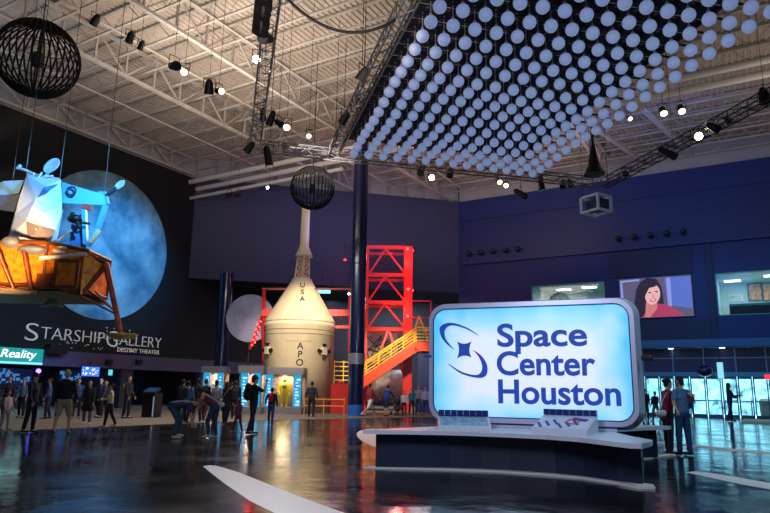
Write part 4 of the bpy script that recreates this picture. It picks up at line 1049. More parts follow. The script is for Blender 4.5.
# orbit emblem: two crescents and a four pointed star
def flat(pts, name='emblem'):
    b = MB(); n = len(pts); P = [SF(*p) for p in pts]; vs = [(p[0], -.018, p[1]) for p in P]+[(p[0], .012, p[1]) for p in P]
    b.add(vs, [tuple(range(n)), tuple(range(2*n-1, n-1, -1))]+[(k, n+k, n+(k+1) % n, (k+1) % n) for k in range(n)]); b.build(name, ib, sgn)
def q2(x, y): return 420+x/3.348, 280+y/3.348
def smooth(pts, n=8):
    out = []; m = len(pts)
    for i in range(m-1):
        p0, p1, p2, p3 = pts[max(i-1, 0)], pts[i], pts[i+1], pts[min(i+2, m-1)]
        for k in range(n):
            t = k/n; out.append(tuple(.5*((2*p1[j])+(-p0[j]+p2[j])*t+(2*p0[j]-5*p1[j]+4*p2[j]-p3[j])*t*t+(-p0[j]+3*p1[j]-3*p2[j]+p3[j])*t**3) for j in (0, 1)))
    out.append(pts[-1]); return out
def strip_shape(outer, inner):
    A_, B_ = smooth(outer), smooth(inner); n = len(A_); b = MB(); P = [SF(*q2(*p)) for p in A_]; Q = [SF(*q2(*p)) for p in B_]
    vs = [(p[0], -.018, p[1]) for p in P]+[(p[0], -.018, p[1]) for p in Q]+[(p[0], .012, p[1]) for p in P]+[(p[0], .012, p[1]) for p in Q]
    fs = []
    for k in range(n-1):
        fs += [(k, k+1, n+k+1, n+k), (k, 2*n+k, 2*n+k+1, k+1), (n+k, n+k+1, 3*n+k+1, 3*n+k)]
    b.add(vs, fs); b.build('orbit_arc', ib, sgn)
strip_shape([(196, 184), (150, 156), (100, 143), (68, 158), (72, 190), (92, 216), (116, 234)], [(196, 186), (150, 162), (106, 152), (84, 166), (84, 192), (98, 214), (116, 234)])
strip_shape([(177, 234), (204, 252), (224, 284), (222, 318), (195, 328), (140, 314), (96, 283)], [(177, 234), (196, 256), (208, 284), (205, 308), (186, 318), (142, 308), (96, 281)])
star = []
tips = [(125, 206), (172, 206), (172, 260), (125, 262)]; cen = (147, 233)
for i in range(4):
    p, q = tips[i], tips[(i+1) % 4]; mid = ((p[0]+q[0])/2*.45+cen[0]*.55, (p[1]+q[1])/2*.45+cen[1]*.55)
    for k in range(6):
        t = k/6; star.append(q2(*[(1-t)**2*p[j]+2*t*(1-t)*mid[j]+t*t*q[j] for j in (0, 1)]))
flat(star, 'emblem_star')
MB().bb((-.012, -.004, 1.38), (.15, .10, 1.44)).build('blue_clip', mat('clip_blue', (40, 90, 170), .4), sgn)
MB().tube((SW+.0, .1, 1.36), (SW+.12, .05, 1.36), .05).ball((SW+.13, .05, 1.36), .06, 10, 8).build('side_knob', dark, sgn)
MB().bb((.5, .05, 0), (SW-.5, .35, .06)).build('foot', fr_m, sgn)

# consoles on the platform
def console(pa, pb, label, graphic, hh):
    a, c = at(*pa, .70), at(*pb, .70); a.z = c.z = .70
    return a, c
a, c = Vector((-5.16, 10.62, .7)), Vector((-4.2, 11.13, .7))
a = at(438.5, 430.0, .7); c = at(491.5, 431.0, .7); w = (c-a).length
k1 = thing('model_console', 'white sloped console with row of dark blue blocks, left one', 'console', a, atan2(c.y-a.y, c.x-a.x))
b = MB(); D_ = .42; h1, h2 = .06, .25
def wedge(b, w, D_, h1, h2, x0=0): b.add([(x0, 0, 0), (x0+w, 0, 0), (x0+w, D_, 0), (x0, D_, 0), (x0, 0, h1), (x0+w, 0, h1), (x0+w, D_, h2), (x0, D_, h2)], [(0, 3, 2, 1), (0, 1, 5, 4), (4, 5, 6, 7), (1, 2, 6, 5), (2, 3, 7, 6), (3, 0, 4, 7)])
wedge(b, w, D_, h1, h2); b.build('body', white_m, k1)
b = MB(); b.box((w/2, D_*.5, (h1+h2)/2+.006), (w*.92, D_*.8, .008), Matrix.Rotation(atan2(h2-h1, D_), 3, 'X')); b.build('graphic_panel', mat('panel_pale_blue', (150, 190, 220), .4, 0, .35, 9), k1)
b = MB()
for i in range(8): b.box((.07+i*(w-.14)/7, D_-.02, h2+.05), (.108, .10, .10))
b.build('blue_block', mat('block_blue', (24, 40, 120), .35), k1)
a = at(531, 432.5, .7); c = at(586, 435.5, .7); w = (c-a).length
k2 = thing('model_console', 'sloped console with blue and white spacecraft graphics, right one', 'console', a, atan2(c.y-a.y, c.x-a.x)+.05)
b = MB(); D_ = .75; wedge(b, w, D_, .07, .30); b.build('body', white_m, k2)
R_ = Matrix.Rotation(atan2(.23, D_), 3, 'X'); up_ = R_ @ Vector((0, 0, 1))
def onslope(x, y, lift): return Vector((x, y, .07+.23*y/D_))+up_*lift
b = MB(); b.box(onslope(w/2, D_/2, .006), (w*.94, D_*.92, .008), R_); b.build('graphic_panel', mat('panel_white_blue', (225, 230, 245), .4), k2)
b = MB(); random.seed(11)
for i in range(6): b.box(onslope(.10+i*.12, .18+.08*(i % 3), .013), (.05, .26, .006), R_ @ Matrix.Rotation(.5, 3, 'Z'))
b.box(onslope(w*.75, .5, .013), (.3, .12, .006), R_ @ Matrix.Rotation(-.3, 3, 'Z')); b.build('blue_graphic', mat('graphic_blue', (20, 40, 170), .4), k2)
b = MB(); n = 20
cc_ = onslope(w*.66, .38, .018); ring_ = [cc_+(R_ @ Vector((.11*cos(2*pi*k/n), .13*sin(2*pi*k/n), 0))) for k in range(n)]; b.path(ring_+[ring_[0]], .012, 5); b.build('red_graphic_ring', mat('ring_red', (220, 90, 90), .4), k2)
b = MB()
for i in range(8): b.box((.06+i*(w-.12)/7, D_-.02, .35), (.102, .1, .10))
b.build('blue_block', mat('block_blue', (24, 40, 120), .35), k2)

# floor inlays
def inlay(pts, label, z=.004, m=None):
    P = [at(*p) for p in pts]; o = MB().prism([(p.x, p.y) for p in P], .0, z).build('floor_inlay', m or mat('inlay_white', (236, 230, 226), .4), None); return tag(o, label, 'floor marking')
inlay([(203, 466.5), (209, 465.3), (217, 466), (240, 473), (270, 485), (305, 499), (345, 513.5), (362, 521), (290, 521), (275, 513.5), (250, 501), (225, 484)], 'curved white floor band tapering left in the foreground')
inlay([(687, 472.5), (694, 471.6), (706, 472.6), (735, 477), (790, 487), (790, 493), (740, 484), (705, 476.5)], 'white floor band with pointed left end at right foreground')
inlay([(645, 440.5), (700, 445.5), (740, 449.5), (790, 454), (790, 456.6), (740, 452), (700, 447.6), (645, 442.5)], 'thin straight white floor line behind the embracing pair')
inlay([(356.5, 433.5), (360, 430.6), (368, 429.2), (400, 428.8), (420, 431), (400, 446), (380, 448), (372, 446.2), (362, 441), (357.5, 437)], 'white rounded floor band end left of the platform')

# ================================================================== PEOPLE
def remesh_obj(mb, name, m, parent, vox, extra=None, mats=None, smooth=3):
    o = bpy.data.objects.new('tmp', mb.mesh('tmp', m)); COL.objects.link(o)
    md = o.modifiers.new('r', 'REMESH'); md.mode = 'VOXEL'; md.voxel_size = vox; md.use_smooth_shade = True
    s = o.modifiers.new('s', 'SMOOTH'); s.factor = .5; s.iterations = smooth
    dg = bpy.context.evaluated_depsgraph_get(); dg.update()
    me = bpy.data.meshes.new_from_object(o.evaluated_get(dg)); bpy.data.objects.remove(o)
    if extra is not None:
        V = [tuple(v.co) for v in me.vertices]; Fc = [tuple(p.vertices) for p in me.polygons]; n = len(V)
        Fc2 = [tuple(i+n for i in f) for f in extra.f]
        m2 = bpy.data.meshes.new(name); m2.from_pydata(V+extra.v, [], Fc+Fc2)
        for q in mats: m2.materials.append(q)
        m2.polygons.foreach_set('material_index', [0]*len(Fc)+extra.m); m2.polygons.foreach_set('use_smooth', [True]*len(m2.polygons)); m2.update(); me = m2
    else:
        me.materials.clear(); me.materials.append(m)
    me.name = name
    r = bpy.data.objects.new(name, me); COL.objects.link(r); r.parent = parent; return r
eye_m = mat('eye_dark', (20, 16, 16), .3); lip_m = mat('lip', (150, 74, 70), .5)
def cloth(c): return mat('cloth_%d_%d_%d' % c, c, .85, 0, .15, 14)

def person(px, fy, hy, heading, label, top=(30, 30, 36), bottom=(24, 26, 34), shoes=(30, 28, 28), hair=(28, 20, 16), skin=None, sleeves='long', legs='long', hairlen='short', hat=None,
           lean=0, hip=(6, -6), knee=(4, 8), arm=((8, 6), (8, 6)), elbow=(18, 18), spread=4, head=(0, 0), coat=False, tgt=None, vox=.022, dx=0, female=False, zf=0.0, k=None, wide=1.0):
    g = at(px, fy); H_ = over(px, fy, hy).z
    s = (k or H_)/1.75
    t = thing('person', label, 'person', (g.x, g.y, zf), ca-rad(heading))
    sk = skin or skin_m
    hz = .93
    Hc = Vector((0, 0, hz)); la = rad(lean)
    td = Vector((0, sin(la), cos(la)))
    chest = Hc+td*.33; neck = Hc+td*.52
    la2 = la*.8+rad(head[0]); hd = Vector((0, sin(la2), cos(la2))); yaw = rad(head[1])
    hc = neck+hd*.17
    sw = .165 if female else .19
    J = {}
    for i, sg_ in enumerate((-1, 1)):
        hp = Hc+Vector((sg_*.09, 0, -.02)); h = rad(hip[i]); kn = hp+Vector((sg_*sin(rad(spread))*.43, sin(h)*.43, -cos(h)*.43))
        h2 = h-rad(knee[i]); an = kn+Vector((0, sin(h2)*.42, -cos(h2)*.42)); J['hip', i] = hp; J['knee', i] = kn; J['ank', i] = an
        ft = rad(max(-50, -knee[i]*.3 if h2 < -.3 else 0)); J['toe', i] = an+Vector((sg_*.02, .16*cos(ft), -.05+.16*sin(ft)))
        sh = Hc+td*.47+Vector((sg_*sw, 0, 0))
        if tgt and tgt[i]:
            el, wr = Vector(tgt[i][0]), Vector(tgt[i][1])
        else:
            a = rad(arm[i][0])+la*.0; ab = rad(arm[i][1])
            d1 = Vector((sg_*sin(ab), sin(a)*cos(ab), -cos(a)*cos(ab))); el = sh+d1*.29
            a2 = a+rad(elbow[i]); d2 = Vector((sg_*sin(ab)*.3, sin(a2), -cos(a2))).normalized(); wr = el+d2*.25
        J['sh', i] = sh; J['el', i] = el; J['wr', i] = wr
    low = min(J['ank', i].z-.085 for i in (0, 1))
    off = Vector((0, 0, -low))
    for q in J: J[q] = J[q]+off
    Hc += off; chest += off; neck += off; hc += off
    S = lambda v: Vector(v)*s
    wd = wide*(.92 if female else 1)
    b = MB()
    # continuous body
    b.cap(S(Hc+Vector((0, 0, -.02))), S(chest), .12*s, .125*s, 1.18*wd, .82); b.cap(S(chest), S(Hc+(neck-Hc)*.88), .135*s, .10*s, 1.25*wd, .8)
    b.cap(S(J['sh', 0]), S(J['sh', 1]), .06*s, .06*s, 1, 1)
    b.cap(S(neck-td*.04), S(hc), .052*s, .052*s)
    b.cap(S(hc-hd*.035+Vector((0, .012, 0))), S(hc+hd*.04), .07*s, .088*s, .88, 1.08)
    ex = MB()
    Rh = Matrix.Rotation(-yaw, 3, 'Z')
    fwd = Rh @ Vector((0, cos(la2), -sin(la2))); rt = Rh @ Vector((1, 0, 0))
    b.cap(S(hc+fwd*.085-hd*.02), S(hc+fwd*.105-hd*.03), .012*s, .014*s); b.cap(S(hc+fwd*.055-hd*.09), S(hc+fwd*.06-hd*.085), .035*s, .03*s)
    for sg_ in (-1, 1): b.cap(S(hc+rt*sg_*.08-hd*.02), S(hc+rt*sg_*.083+hd*.015), .014*s, .016*s)
    for sg_ in (-1, 1): ex.mi = 1; ex.ball(S(hc+fwd*.088+rt*sg_*.032+hd*.012), .0125*s, 8, 6)
    ex.mi = 2; ex.cap(S(hc+fwd*.096-hd*.062-rt*.018), S(hc+fwd*.096-hd*.062+rt*.018), .006*s, .006*s, n=6, rings=2); ex.mi = 0
    for i, sg_ in enumerate((-1, 1)):
        b.cap(S(J['sh', i]), S(J['el', i]), .05*s, .04*s); b.cap(S(J['el', i]), S(J['wr', i]), .038*s, .026*s)
        d = (J['wr', i]-J['el', i]).normalized(); sd = d.cross(Vector((1, 0, 0)) if abs(d.x) < .8 else Vector((0, 0, 1))).normalized(); nn = d.cross(sd)
        pm_ = J['wr', i]+d*.08; b.cap(S(J['wr', i]), S(pm_), .026*s, .034*s, 1.1, .6, side=sd)
        for f_, (o_, ln) in enumerate(((-.026, .062), (-.009, .075), (.009, .07), (.025, .055))):
            p0 = pm_+sd*o_; p1 = p0+d*ln*.55; p2 = p1+(d*.8+nn*.5*-sg_).normalized()*ln*.45
            ex.cap(S(p0), S(p1), .0095*s, .009*s, n=6, rings=2); ex.cap(S(p1), S(p2), .009*s, .007*s, n=6, rings=2)
        p0 = J['wr', i]+d*.03+sd*-.028; p1 = p0+(d*.6-sd*.8).normalized()*.04; ex.cap(S(p0), S(p1), .011*s, .01*s, n=6, rings=2); ex.cap(S(p1), S(p1+d*.03), .01*s, .008*s, n=6, rings=2)
        b.cap(S(J['hip', i]), S(J['knee', i]), .085*s, .058*s); b.cap(S(J['knee', i]), S(J['ank', i]), .058*s, .038*s)
        b.cap(S(J['ank', i]), S(J['toe', i]), .036*s, .028*s)
    remesh_obj(b, 'body', sk, t, vox, ex, [sk, eye_m, lip_m])
    # trousers / shorts
    c = MB(); c.cap(S(Hc+Vector((0, 0, -.03))), S(Hc+td*.1), .14*s, .13*s, 1.2*wd, .88)
    for i in (0, 1):
        hp, kn, an = J['hip', i], J['knee', i], J['ank', i]
        if legs == 'long': c.cap(S(hp), S(kn), .10*s, .075*s); c.cap(S(kn), S(kn.lerp(an, .9)), .075*s, .062*s)
        elif legs == 'shorts': c.cap(S(hp), S(hp.lerp(kn, .88)), .105*s, .09*s)
    remesh_obj(c, 'trousers' if legs == 'long' else 'shorts', cloth(bottom), t, vox)
    c = MB(); c.cap(S(Hc+td*.03), S(chest), .145*s, .14*s, 1.2*wd, .86); c.cap(S(chest), S(Hc+(neck-Hc)*.9), .15*s, .105*s, 1.25*wd, .84); c.cap(S(J['sh', 0]), S(J['sh', 1]), .07*s, .07*s)
    c.cap(S(neck-td*.05), S(neck), .065*s, .06*s)
    if coat: 
        for i in (0, 1): c.cap(S(Hc+Vector((0, 0, -.02))), S(J['hip', i].lerp(J['knee', i], .7)), .16*s, .13*s, 1.1, .9)
    for i in (0, 1):
        sh, el, wr = J['sh', i], J['el', i], J['wr', i]
        if sleeves == 'long': c.cap(S(sh), S(el), .066*s, .054*s); c.cap(S(el), S(wr), .052*s, .042*s)
        elif sleeves == 'short': c.cap(S(sh), S(sh.lerp(el, .7)), .066*s, .062*s)
    remesh_obj(c, 'jacket' if sleeves == 'long' else 'shirt', cloth(top), t, vox)
    for i in (0, 1):
        c = MB(); an, to = J['ank', i], J['toe', i]; c.cap(S(an+Vector((0, -.03, -.035))), S(to+Vector((0, .02, -.0))), .045*s, .036*s, 1.05, .9); 
        remesh_obj(c, 'shoe', cloth(shoes), t, min(vox, .02), smooth=1)
    c = MB()
    hb = hc-fwd*.018+hd*.03
    c.cap(S(hb), S(hb+hd*.025), .092*s, .09*s, .95, 1.05)
    c.cap(S(hc-fwd*.05-hd*.03), S(hb), .06*s, .085*s)
    if hairlen == 'long': c.cap(S(hc-fwd*.055), S(hc-fwd*.085-Vector((0, 0, .26))), .082*s, .06*s, 1.1, .6); c.cap(S(hc-fwd*.03-rt*.06), S(hc-fwd*.05-rt*.07-Vector((0, 0, .2))), .04*s, .035*s); c.cap(S(hc-fwd*.03+rt*.06), S(hc-fwd*.05+rt*.07-Vector((0, 0, .2))), .04*s, .035*s)
    if hairlen == 'bun': c.cap(S(hc-fwd*.1+hd*.05), S(hc-fwd*.12+hd*.06), .04*s, .04*s)
    if hairlen == 'hood': c.cap(S(hc-fwd*.03-hd*.08), S(hc-fwd*.02), .1*s, .1*s)
    hm = cloth(hair)
    # trim the hair away from the face
    o = remesh_obj(c, 'hair', hm, t, min(vox, .02), smooth=1)
    bm = bmesh.new(); bm.from_mesh(o.data)
    lim = hc+fwd*.045
    dl = [v for v in bm.verts if (v.co/s-lim).dot(fwd) > 0 and (v.co/s-hc).dot(hd) < .055]
    bmesh.ops.delete(bm, geom=dl, context='VERTS'); bm.to_mesh(o.data); bm.free()
    if hat:
        c = MB(); c.cap(S(hc+hd*.06-fwd*.01), S(hc+hd*.075-fwd*.01), .1*s, .096*s, .96, 1.04); c.cap(S(hc+hd*.065+fwd*.08), S(hc+hd*.055+fwd*.15), .035*s, .03*s, 2.0, .35, side=rt)
        remesh_obj(c, 'hat', cloth(hat), t, min(vox, .018), smooth=1)
    t['_J'] = 0
    del t['_J']
    return t, J, s, Hc, chest, td
def backpack(P, label, color, size=1.0):
    t, J, s, Hc, chest, td = P
    bk = thing('backpack', label, 'backpack', t.location, t.rotation_euler.z)
    c = chest*s; nv = Vector((0, -td.z, td.y))
    b = MB(); b.cap(c+nv*.21*s-td*.12*s*size, c+nv*.20*s+td*.13*s*size, .11*s*size, .10*s*size, 1.35, .8)
    remesh_obj(b, 'pack_body', cloth(color), bk, .025)
    b = MB(); b.cap(c+nv*.30*s-td*.10*s*size, c+nv*.29*s+td*.0*s, .06*s*size, .055*s*size, 1.4, .7); remesh_obj(b, 'front_pocket', cloth(tuple(max(0, x-14) for x in color)), bk, .02)
    b = MB()
    for sx_ in (-.09, .09):
        q = [c+nv*.13*s+td*.15*s, c+td*.21*s, c-nv*.13*s+td*.12*s, c-nv*.14*s-td*.02*s, c-nv*.02*s-td*.14*s]
        b.path([p+Vector((sx_*s*1.4, 0, 0)) for p in q], .016*s, 6)
    b.build('strap', cloth((20, 20, 24)), bk); return bk
def shoulder_bag(P, label, color, side=1, z=.0, y=.0):
    t, J, s, Hc, chest, td = P
    bk = thing('shoulder_bag', label, 'bag', t.location, t.rotation_euler.z)
    p = (Hc+Vector((side*.22, y, .02+z)))*s
    b = MB(); b.cap(p-Vector((0, .07, 0)), p+Vector((0, .07, 0)), .075*s, .075*s, .6, 1); remesh_obj(b, 'bag_body', cloth(color), bk, .02)
    sh = J['sh', 0 if side > 0 else 1]*s
    MB().path([p+Vector((0, 0, .07)), p.lerp(sh, .5)+Vector((0, .14*s, 0)), sh+Vector((0, .02, .075*s))], .012, 5).path([p+Vector((0, 0, .07)), p.lerp(sh, .5)-Vector((0, .16*s, 0)), sh+Vector((0, -.02, .075*s))], .012, 5).build('strap', cloth((190, 180, 160)), bk)
    return bk
dsk = mat('skin_tan', (160, 112, 88), .6)
# --- left group (heading 0 = away from the camera, 180 = towards it, 90 = facing right)
person(4, 430.5, 391, 100, 'child in pale pink jacket at left frame edge', top=(170, 150, 160), bottom=(150, 140, 146), shoes=(120, 60, 80), hair=(40, 28, 22), vox=.02)
person(29, 433, 374, 100, 'person in dark cap and dark clothes left of man in shorts', top=(16, 22, 34), bottom=(14, 20, 34), hat=(20, 24, 40), hip=(2, -4))
person(61, 434.5, 370, -15, 'grey-haired man in black jacket and khaki shorts walking away', top=(16, 17, 24), bottom=(150, 128, 92), legs='shorts', shoes=(60, 54, 52), hair=(150, 145, 142), hip=(-8, 12), knee=(18, 4), spread=7, arm=((6, 10), (14, 10)), elbow=(15, 35), wide=1.12)
person(86, 424.5, 381, 160, 'woman in long dark coat facing the camera beside man in shorts', top=(22, 24, 34), bottom=(80, 84, 100), shoes=(160, 150, 150), coat=True, hairlen='long', female=True, hip=(8, -8))
P = person(108, 427, 384, -110, 'woman in beige jacket and dark trousers facing left', top=(196, 172, 138), bottom=(20, 18, 24), shoes=(170, 160, 150), female=True, arm=((22, 4), (-6, 12)), elbow=(60, 20), hip=(12, -12), knee=(4, 14), wide=1.15)
bg = thing('handbag', 'small pale blue handbag held by the woman in beige', 'bag', P[0].location, P[0].rotation_euler.z)
q = (P[1]['wr', 0]+P[1]['wr', 1])/2*P[2]+Vector((.12, .1, .03)); remesh_obj(MB().cap(q-Vector((.05, 0, 0)), q+Vector((.05, 0, 0)), .08, .08, 1, .7), 'bag_body', cloth((110, 140, 180)), bg, .02); MB().path([q+Vector((-.06, 0, .05)), q+Vector((-.03, 0, .14)), q+Vector((.03, 0, .14)), q+Vector((.06, 0, .05))], .01, 5).build('strap', dark, bg)
P = person(126, 418.5, 376.5, 100, 'tall person in navy with pale pack standing by black wall', top=(26, 28, 44), bottom=(20, 24, 44), hip=(2, -2)); backpack(P, 'small pale backpack on the person standing by black wall', (130, 120, 125), .8)
person(98, 418, 374.5, 190, 'person with white face mask behind the woman in beige', top=(36, 50, 80), bottom=(20, 24, 40), skin=mat('skin_pale', (220, 210, 210), .6), k=1.7)
person(103, 417, 378, 170, 'half-hidden person between masked one and standing navy one', top=(50, 40, 50), bottom=(20, 24, 40), k=1.6, hair=(60, 30, 24))
person(75, 419, 378, 150, 'person in blue top behind the man in khaki shorts', top=(40, 70, 110), bottom=(20, 24, 40), k=1.65)
person(46, 419, 377, -120, 'blue-lit person at the booth between the capped one and man in shorts', top=(60, 80, 130), bottom=(30, 34, 60), k=1.65, female=True)
person(20, 418, 379, 170, 'person in pale blue at the booth counter, far left', top=(80, 110, 140), bottom=(20, 24, 40), k=1.6, female=True)
person(5, 418, 376, 150, 'dark-haired person behind the child at left frame edge', top=(30, 36, 50), bottom=(20, 24, 40), k=1.7)
# bending pair
person(170, 438.5, 400, 80, 'person in navy shirt bending down to touch the floor', top=(40, 52, 84), bottom=(44, 70, 90), shoes=(180, 176, 170), sleeves='short', lean=84, hip=(34, 26), knee=(48, 36), arm=((4, 4), (14, 4)), elbow=(6, 10), hair=(120, 80, 66), k=1.72, head=(12, 0), wide=1.35)
P = person(213, 438.5, 393, -74, 'woman in sleeveless maroon top stooping beside the bending person', top=(92, 40, 58), bottom=(34, 50, 84), shoes=(180, 170, 168), sleeves='none', lean=50, hip=(20, 8), knee=(26, 18), arm=((14, 4), (34, 4)), elbow=(12, 14), k=1.62, hairlen='long', female=True, head=(10, 0), hair=(36, 22, 20))
shoulder_bag(P, 'white shoulder bag slung on the stooping woman', (200, 196, 196), 1, .03, -.05)
P = person(186, 423, 388, 15, 'person in denim blue with a dark pack standing behind the bending one', top=(80, 110, 160), bottom=(30, 30, 40), k=1.62); backpack(P, 'dark backpack on the denim-blue person', (26, 30, 40))
person(181, 420, 379, 10, 'tall dark-haired person behind, left of the dark standing group', top=(22, 22, 30), bottom=(20, 20, 28), k=1.7)
person(196, 422, 379, -30, 'person in black standing behind the stooping woman, left one', top=(20, 20, 26), bottom=(24, 22, 30), k=1.72)
person(204, 420.5, 378, 30, 'person in black standing behind the stooping woman, right one', top=(26, 24, 30), bottom=(80, 40, 40), k=1.72)
person(214.5, 423, 384.5, 10, 'person in light grey hooded top in front of the lit case', top=(150, 158, 172), bottom=(30, 30, 40), hair=(46, 30, 26), k=1.66, female=True)
P = person(225, 424.5, 386, 20, 'long-haired woman in dark dress with shoulder strap near cases', top=(40, 34, 34), bottom=(26, 30, 40), coat=True, hairlen='long', hair=(96, 62, 40), k=1.62, female=True); shoulder_bag(P, 'small white bag of the long-haired woman', (206, 200, 196), -1, .0)
person(234, 419, 381, 0, 'person in black standing right of the lit case, left one', top=(18, 18, 22), bottom=(18, 18, 22), k=1.7)
person(230, 417, 382, 0, 'person in black half behind the others at lit case', top=(26, 22, 26), bottom=(18, 18, 22), k=1.66)
person(237.5, 433, 399, -60, 'small child in pink hooded jacket beside the tall man in cap', top=(120, 60, 84), bottom=(96, 48, 70), shoes=(180, 120, 150), hair=(120, 60, 56), hip=(18, -10), hairlen='hood', vox=.018)
P = person(252, 434.5, 376.5, 60, 'tall man in black shirt and jeans with arm raised to his face', top=(18, 18, 24), bottom=(24, 34, 58), sleeves='short', shoes=(20, 20, 24), hat=(60, 54, 50), arm=((4, 6), (60, 4)), elbow=(20, 110), hip=(4, -8), wide=1.12); backpack(P, 'black backpack worn by the tall man in cap', (20, 20, 26), 1.2)
P = person(270.5, 424.5, 388, 5, 'person in dark jacket and blue jeans facing the yellow suit case', top=(44, 26, 34), bottom=(44, 86, 140), shoes=(30, 30, 36), arm=((10, 24), (10, 12)), elbow=(24, 20), spread=2, hip=(4, -8)); backpack(P, 'bright red backpack in front of the yellow suit case', (200, 24, 48), .9)
person(311, 417, 382, 0, 'person in black standing alone before the capsule', top=(34, 34, 44), bottom=(24, 24, 34), arm=((-10, 14), (-10, 14)), elbow=(60, 60), wide=1.0)
# behind the column
person(370, 417.5, 382.5, 60, 'person in maroon top and white shorts striding by the blue column', top=(150, 24, 52), bottom=(222, 214, 206), legs='shorts', shoes=(220, 216, 214), hip=(30, -26), knee=(8, 30), arm=((-24, 6), (26, 6)), elbow=(40, 40))
person(386, 416.5, 386, 40, 'person in royal blue shirt bending over the pushchair', top=(26, 52, 150), bottom=(20, 28, 80), legs='shorts', lean=14, arm=((40, 4), (40, 4)), elbow=(20, 20), shoes=(40, 30, 30), k=1.66)
person(404, 415.5, 390.5, 180, 'child in white printed top among the group under the stairs', top=(200, 190, 200), bottom=(30, 30, 60), k=1.32)
person(411.5, 415, 389, 160, 'person in teal top among the group under the stairs', top=(30, 120, 150), bottom=(30, 36, 80), k=1.5)
person(418.5, 415, 385, 170, 'person in lilac shirt among the group under the stairs', top=(150, 130, 160), bottom=(60, 60, 110), k=1.68)
person(425.5, 415.5, 387, 190, 'person in grey top nearest the big sign left edge', top=(140, 140, 170), bottom=(40, 50, 100), k=1.6)
# pushchair
pc = thing('pushchair', 'dark pushchair beside the person in royal blue', 'pushchair', at(397, 415.5), ca+.4)
b = MB()
for x in (-.22, .22):
    b.tube((x, -.3, .12), (x*.9, .35, 1.0), .015).tube((x, .35, .12), (x, -.25, .62), .015)
b.tube((-.2, .35, 1.0), (.2, .35, 1.0), .02); b.build('frame', alu, pc)
for x in (-.22, .22):
    for y_ in (-.3, .35): MB().torus((x, y_, .125), .09, .025, (1, 0, 0), 20, 6).build('wheel', black, pc)
remesh_obj(MB().cap((0, 0, .4), (0, .18, .62), .2, .2, 1, .8).cap((0, .1, .75), (0, .02, .82), .22, .2), 'seat_hood', cloth((60, 50, 54)), pc, .03)
MB().box((0, .3, .7), (.3, .15, .4)).build('hanging_bag', cloth((24, 24, 30)), pc)
# --- embracing pair
gP = at(672, 456)
def face_pair():
    P1 = person(670, 454.5, 379.5, 84, 'woman in maroon jumper hugging a man beside the platform', top=(130, 24, 60), bottom=(22, 22, 44), shoes=(16, 16, 22), hair=(20, 16, 24), female=True, hip=(3, -2), knee=(2, 2), lean=5, tgt=[((-.2, .26, 1.32), (-.1, .46, 1.36)), ((.27, .20, 1.30), (.25, .44, 1.34))], head=(4, 4), vox=.016, hairlen='bun', wide=1.2)
    P2 = person(685, 455.5, 377.5, -28, 'man in grey-blue shirt and jeans being hugged', top=(86, 112, 150), bottom=(30, 66, 112), shoes=(18, 20, 28), hair=(30, 26, 36), sleeves='short', hip=(3, -3), knee=(2, 2), spread=4, tgt=[((-.36, -.08, 1.14), (-.46, -.24, .98)), ((.26, .12, 1.16), (.1, .34, 1.2))], head=(4, -14), vox=.016, wide=1.1)
    return P1, P2
P1, P2 = face_pair()
hb_ = thing('handbag', 'white bag hanging at the waist of the woman in maroon', 'bag', P1[0].location, P1[0].rotation_euler.z)
q = (P1[3]+Vector((.16, -.24, .0)))*P1[2]
remesh_obj(MB().cap(q-Vector((0, .06, 0)), q+Vector((0, .06, 0)), .075, .08, .7, 1.1), 'bag_body', cloth((214, 206, 222)), hb_, .02)
MB().path([q+Vector((0, 0, .1)), q+Vector((0, .06, .3)), q+Vector((0, .18, .5))], .01, 5).build('strap', cloth((200, 190, 200)), hb_)
person(646, 421, 380, 20, 'dark-clothed person in front of doors, just right of the big sign', top=(16, 20, 50), bottom=(14, 18, 40), k=1.7, hip=(10, -10))
person(656.5, 421.5, 385, -20, 'dark-clothed person in beige trousers left of the hugging pair', top=(14, 20, 44), bottom=(90, 80, 90), k=1.55, hip=(12, -12))
person(731.5, 421.5, 384, 100, 'woman in dark jacket with cap standing before the glass doors', top=(24, 24, 70), bottom=(24, 30, 80), shoes=(20, 20, 40), hat=(50, 30, 80), hairlen='long', female=True, hip=(6, -8), arm=((20, 4), (30, 4)), elbow=(60, 70))
person(691.5, 417.5, 381, 190, 'person with pale face just behind the hugging pair', top=(120, 60, 60), bottom=(30, 60, 110), k=1.7)
person(716, 413.5, 385, 90, 'silhouette of a person beyond the middle glass doors', top=(14, 30, 60), bottom=(14, 30, 60), k=1.7)
person(756, 413.5, 386, -90, 'silhouette of a person by the doors near right frame edge', top=(14, 50, 80), bottom=(14, 30, 60), k=1.6)
# lobby furniture
tr_ = thing('trash_bin', 'black round bin at right frame edge by the doors', 'bin', at(767, 417))
MB().lathe([(.001, .0), (.36, .0), (.40, .9), (.40, 1.0), (.001, 1.02)], n=28).build('body', black, tr_); MB().lathe([(.41, .95), (.43, .97), (.41, 1.05), (.3, 1.2), (.001, 1.26)], n=28).build('domed_lid', dark, tr_)
ls = thing('lobby_sign', 'narrow upright white sign hanging over the glass doors', 'sign', onY(720.5, 372, YR-.7))
MB().box((0, 0, .1), (.34, .08, 1.0)).build('panel', glow('sign_cyanwhite', (150, 225, 250), 1.0), ls); MB().tube((0, 0, .55), (0, 0, 4.45-ls.location.z), .02).build('hanger', black, ls)
rx = thing('exit_sign', 'small glowing red exit-style box at right frame edge', 'sign', onY(769, 377, YR-.2)); MB().box((0, 0, 0), (.45, .1, .26)).build('panel', glow('red_sign', (255, 40, 50), 2.5), rx); MB().box((0, .1, 0), (.2, .1, .1)).build('bracket', dark, rx)
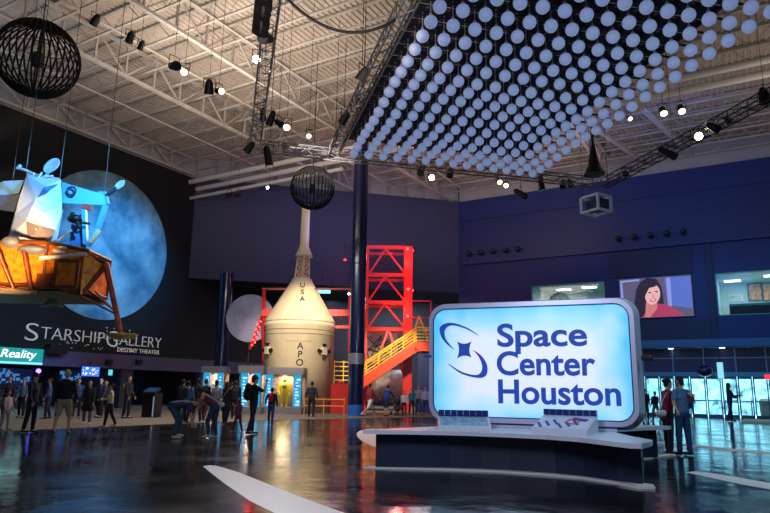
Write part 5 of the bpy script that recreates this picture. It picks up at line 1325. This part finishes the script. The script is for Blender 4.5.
dm = thing('dome_camera', 'dark blue half dome hanging over the doors', 'dome', onY(705, 371, YR-.9)); MB().ball((0, 0, 0), .48, 20, 12, (1, 1, .75)).build('dome', mat('dome_navy', (16, 22, 70), .3), dm); MB().tube((0, 0, .2), (0, 0, 4.45-dm.location.z), .04).build('stem', mull, dm)
for i, px in enumerate((671, 722)):
    t = thing('downlight', 'small round downlight in the canopy soffit, %s one' % ('left' if i == 0 else 'right'), 'downlight', onY(px, 349 if i == 0 else 347.5, YR-.55)); t.location.z = 4.42
    MB().tube((0, 0, -.06), (0, 0, 0), .22, n=16).build('trim_ring', white_m, t); MB().tube((0, 0, -.075), (0, 0, -.06), .16, n=16).build('lens', glow('down_white', (200, 240, 255), 8), t)
for px in (747, 739): pass
tb_ = thing('lobby_table', 'dark low table in front of the glass doors', 'table', at(739, 415.5), 0); MB().box((0, 0, .9), (1.9, .6, .06)).build('table_top', navyd_m, tb_)
for x in (-.85, .85): MB().box((x, 0, .435), (.08, .5, .87)).build('leg', navyd_m, tb_)
# space suits in the cases
def suit(px, gy, hy, label, color, cs, back):
    g = at(px, gy); cm = mat('suit_%d_%d_%d' % color, color, .6, 0, .15, 6)
    p = cs.matrix_basis @ Vector((0, 0, 0)); loc = cs.matrix_basis @ Vector((back[0], back[1], .36))
    t = thing('space_suit', label, 'space suit', loc, ca)
    b = MB(); 
    for sx_ in (-1, 1):
        b.cap((sx_*.13, 0, .12), (sx_*.12, 0, .75), .085, .12); b.cap((sx_*.13, -.08, .05), (sx_*.13, .02, .06), .07, .07); b.cap((sx_*.25, 0, 1.28), (sx_*.36, -.03, .92), .1, .08); b.cap((sx_*.36, -.03, .92), (sx_*.30, -.12, .68), .08, .06)
    b.cap((0, 0, .78), (0, 0, 1.25), .19, .2, 1.15, .85)
    remesh_obj(b, 'suit_body', cm, t, .025)
    hm_ = MB().ball((0, 0, 1.5), .15, 20, 14).build('helmet', cm, t); MB().ball((0, -.06, 1.5), .115, 18, 12).build('visor', mat('visor_gold', (180, 140, 60), .15, .7), hm_)
    MB().torus((0, 0, 1.37), .13, .03).build('neck_ring', alu, t); MB().box((0, -.2, 1.1), (.2, .06, .16)).build('chest_pack', alu, t)
suit(283, 412, 378, 'yellow space suit standing inside the case before capsule', (246, 196, 40), cs1, (0, .55))
suit(221, 408, 372, 'white space suit with red light inside the case by left blue column', (226, 180, 160), cs3, (.1, .6))
bpy.context.view_layer.update()
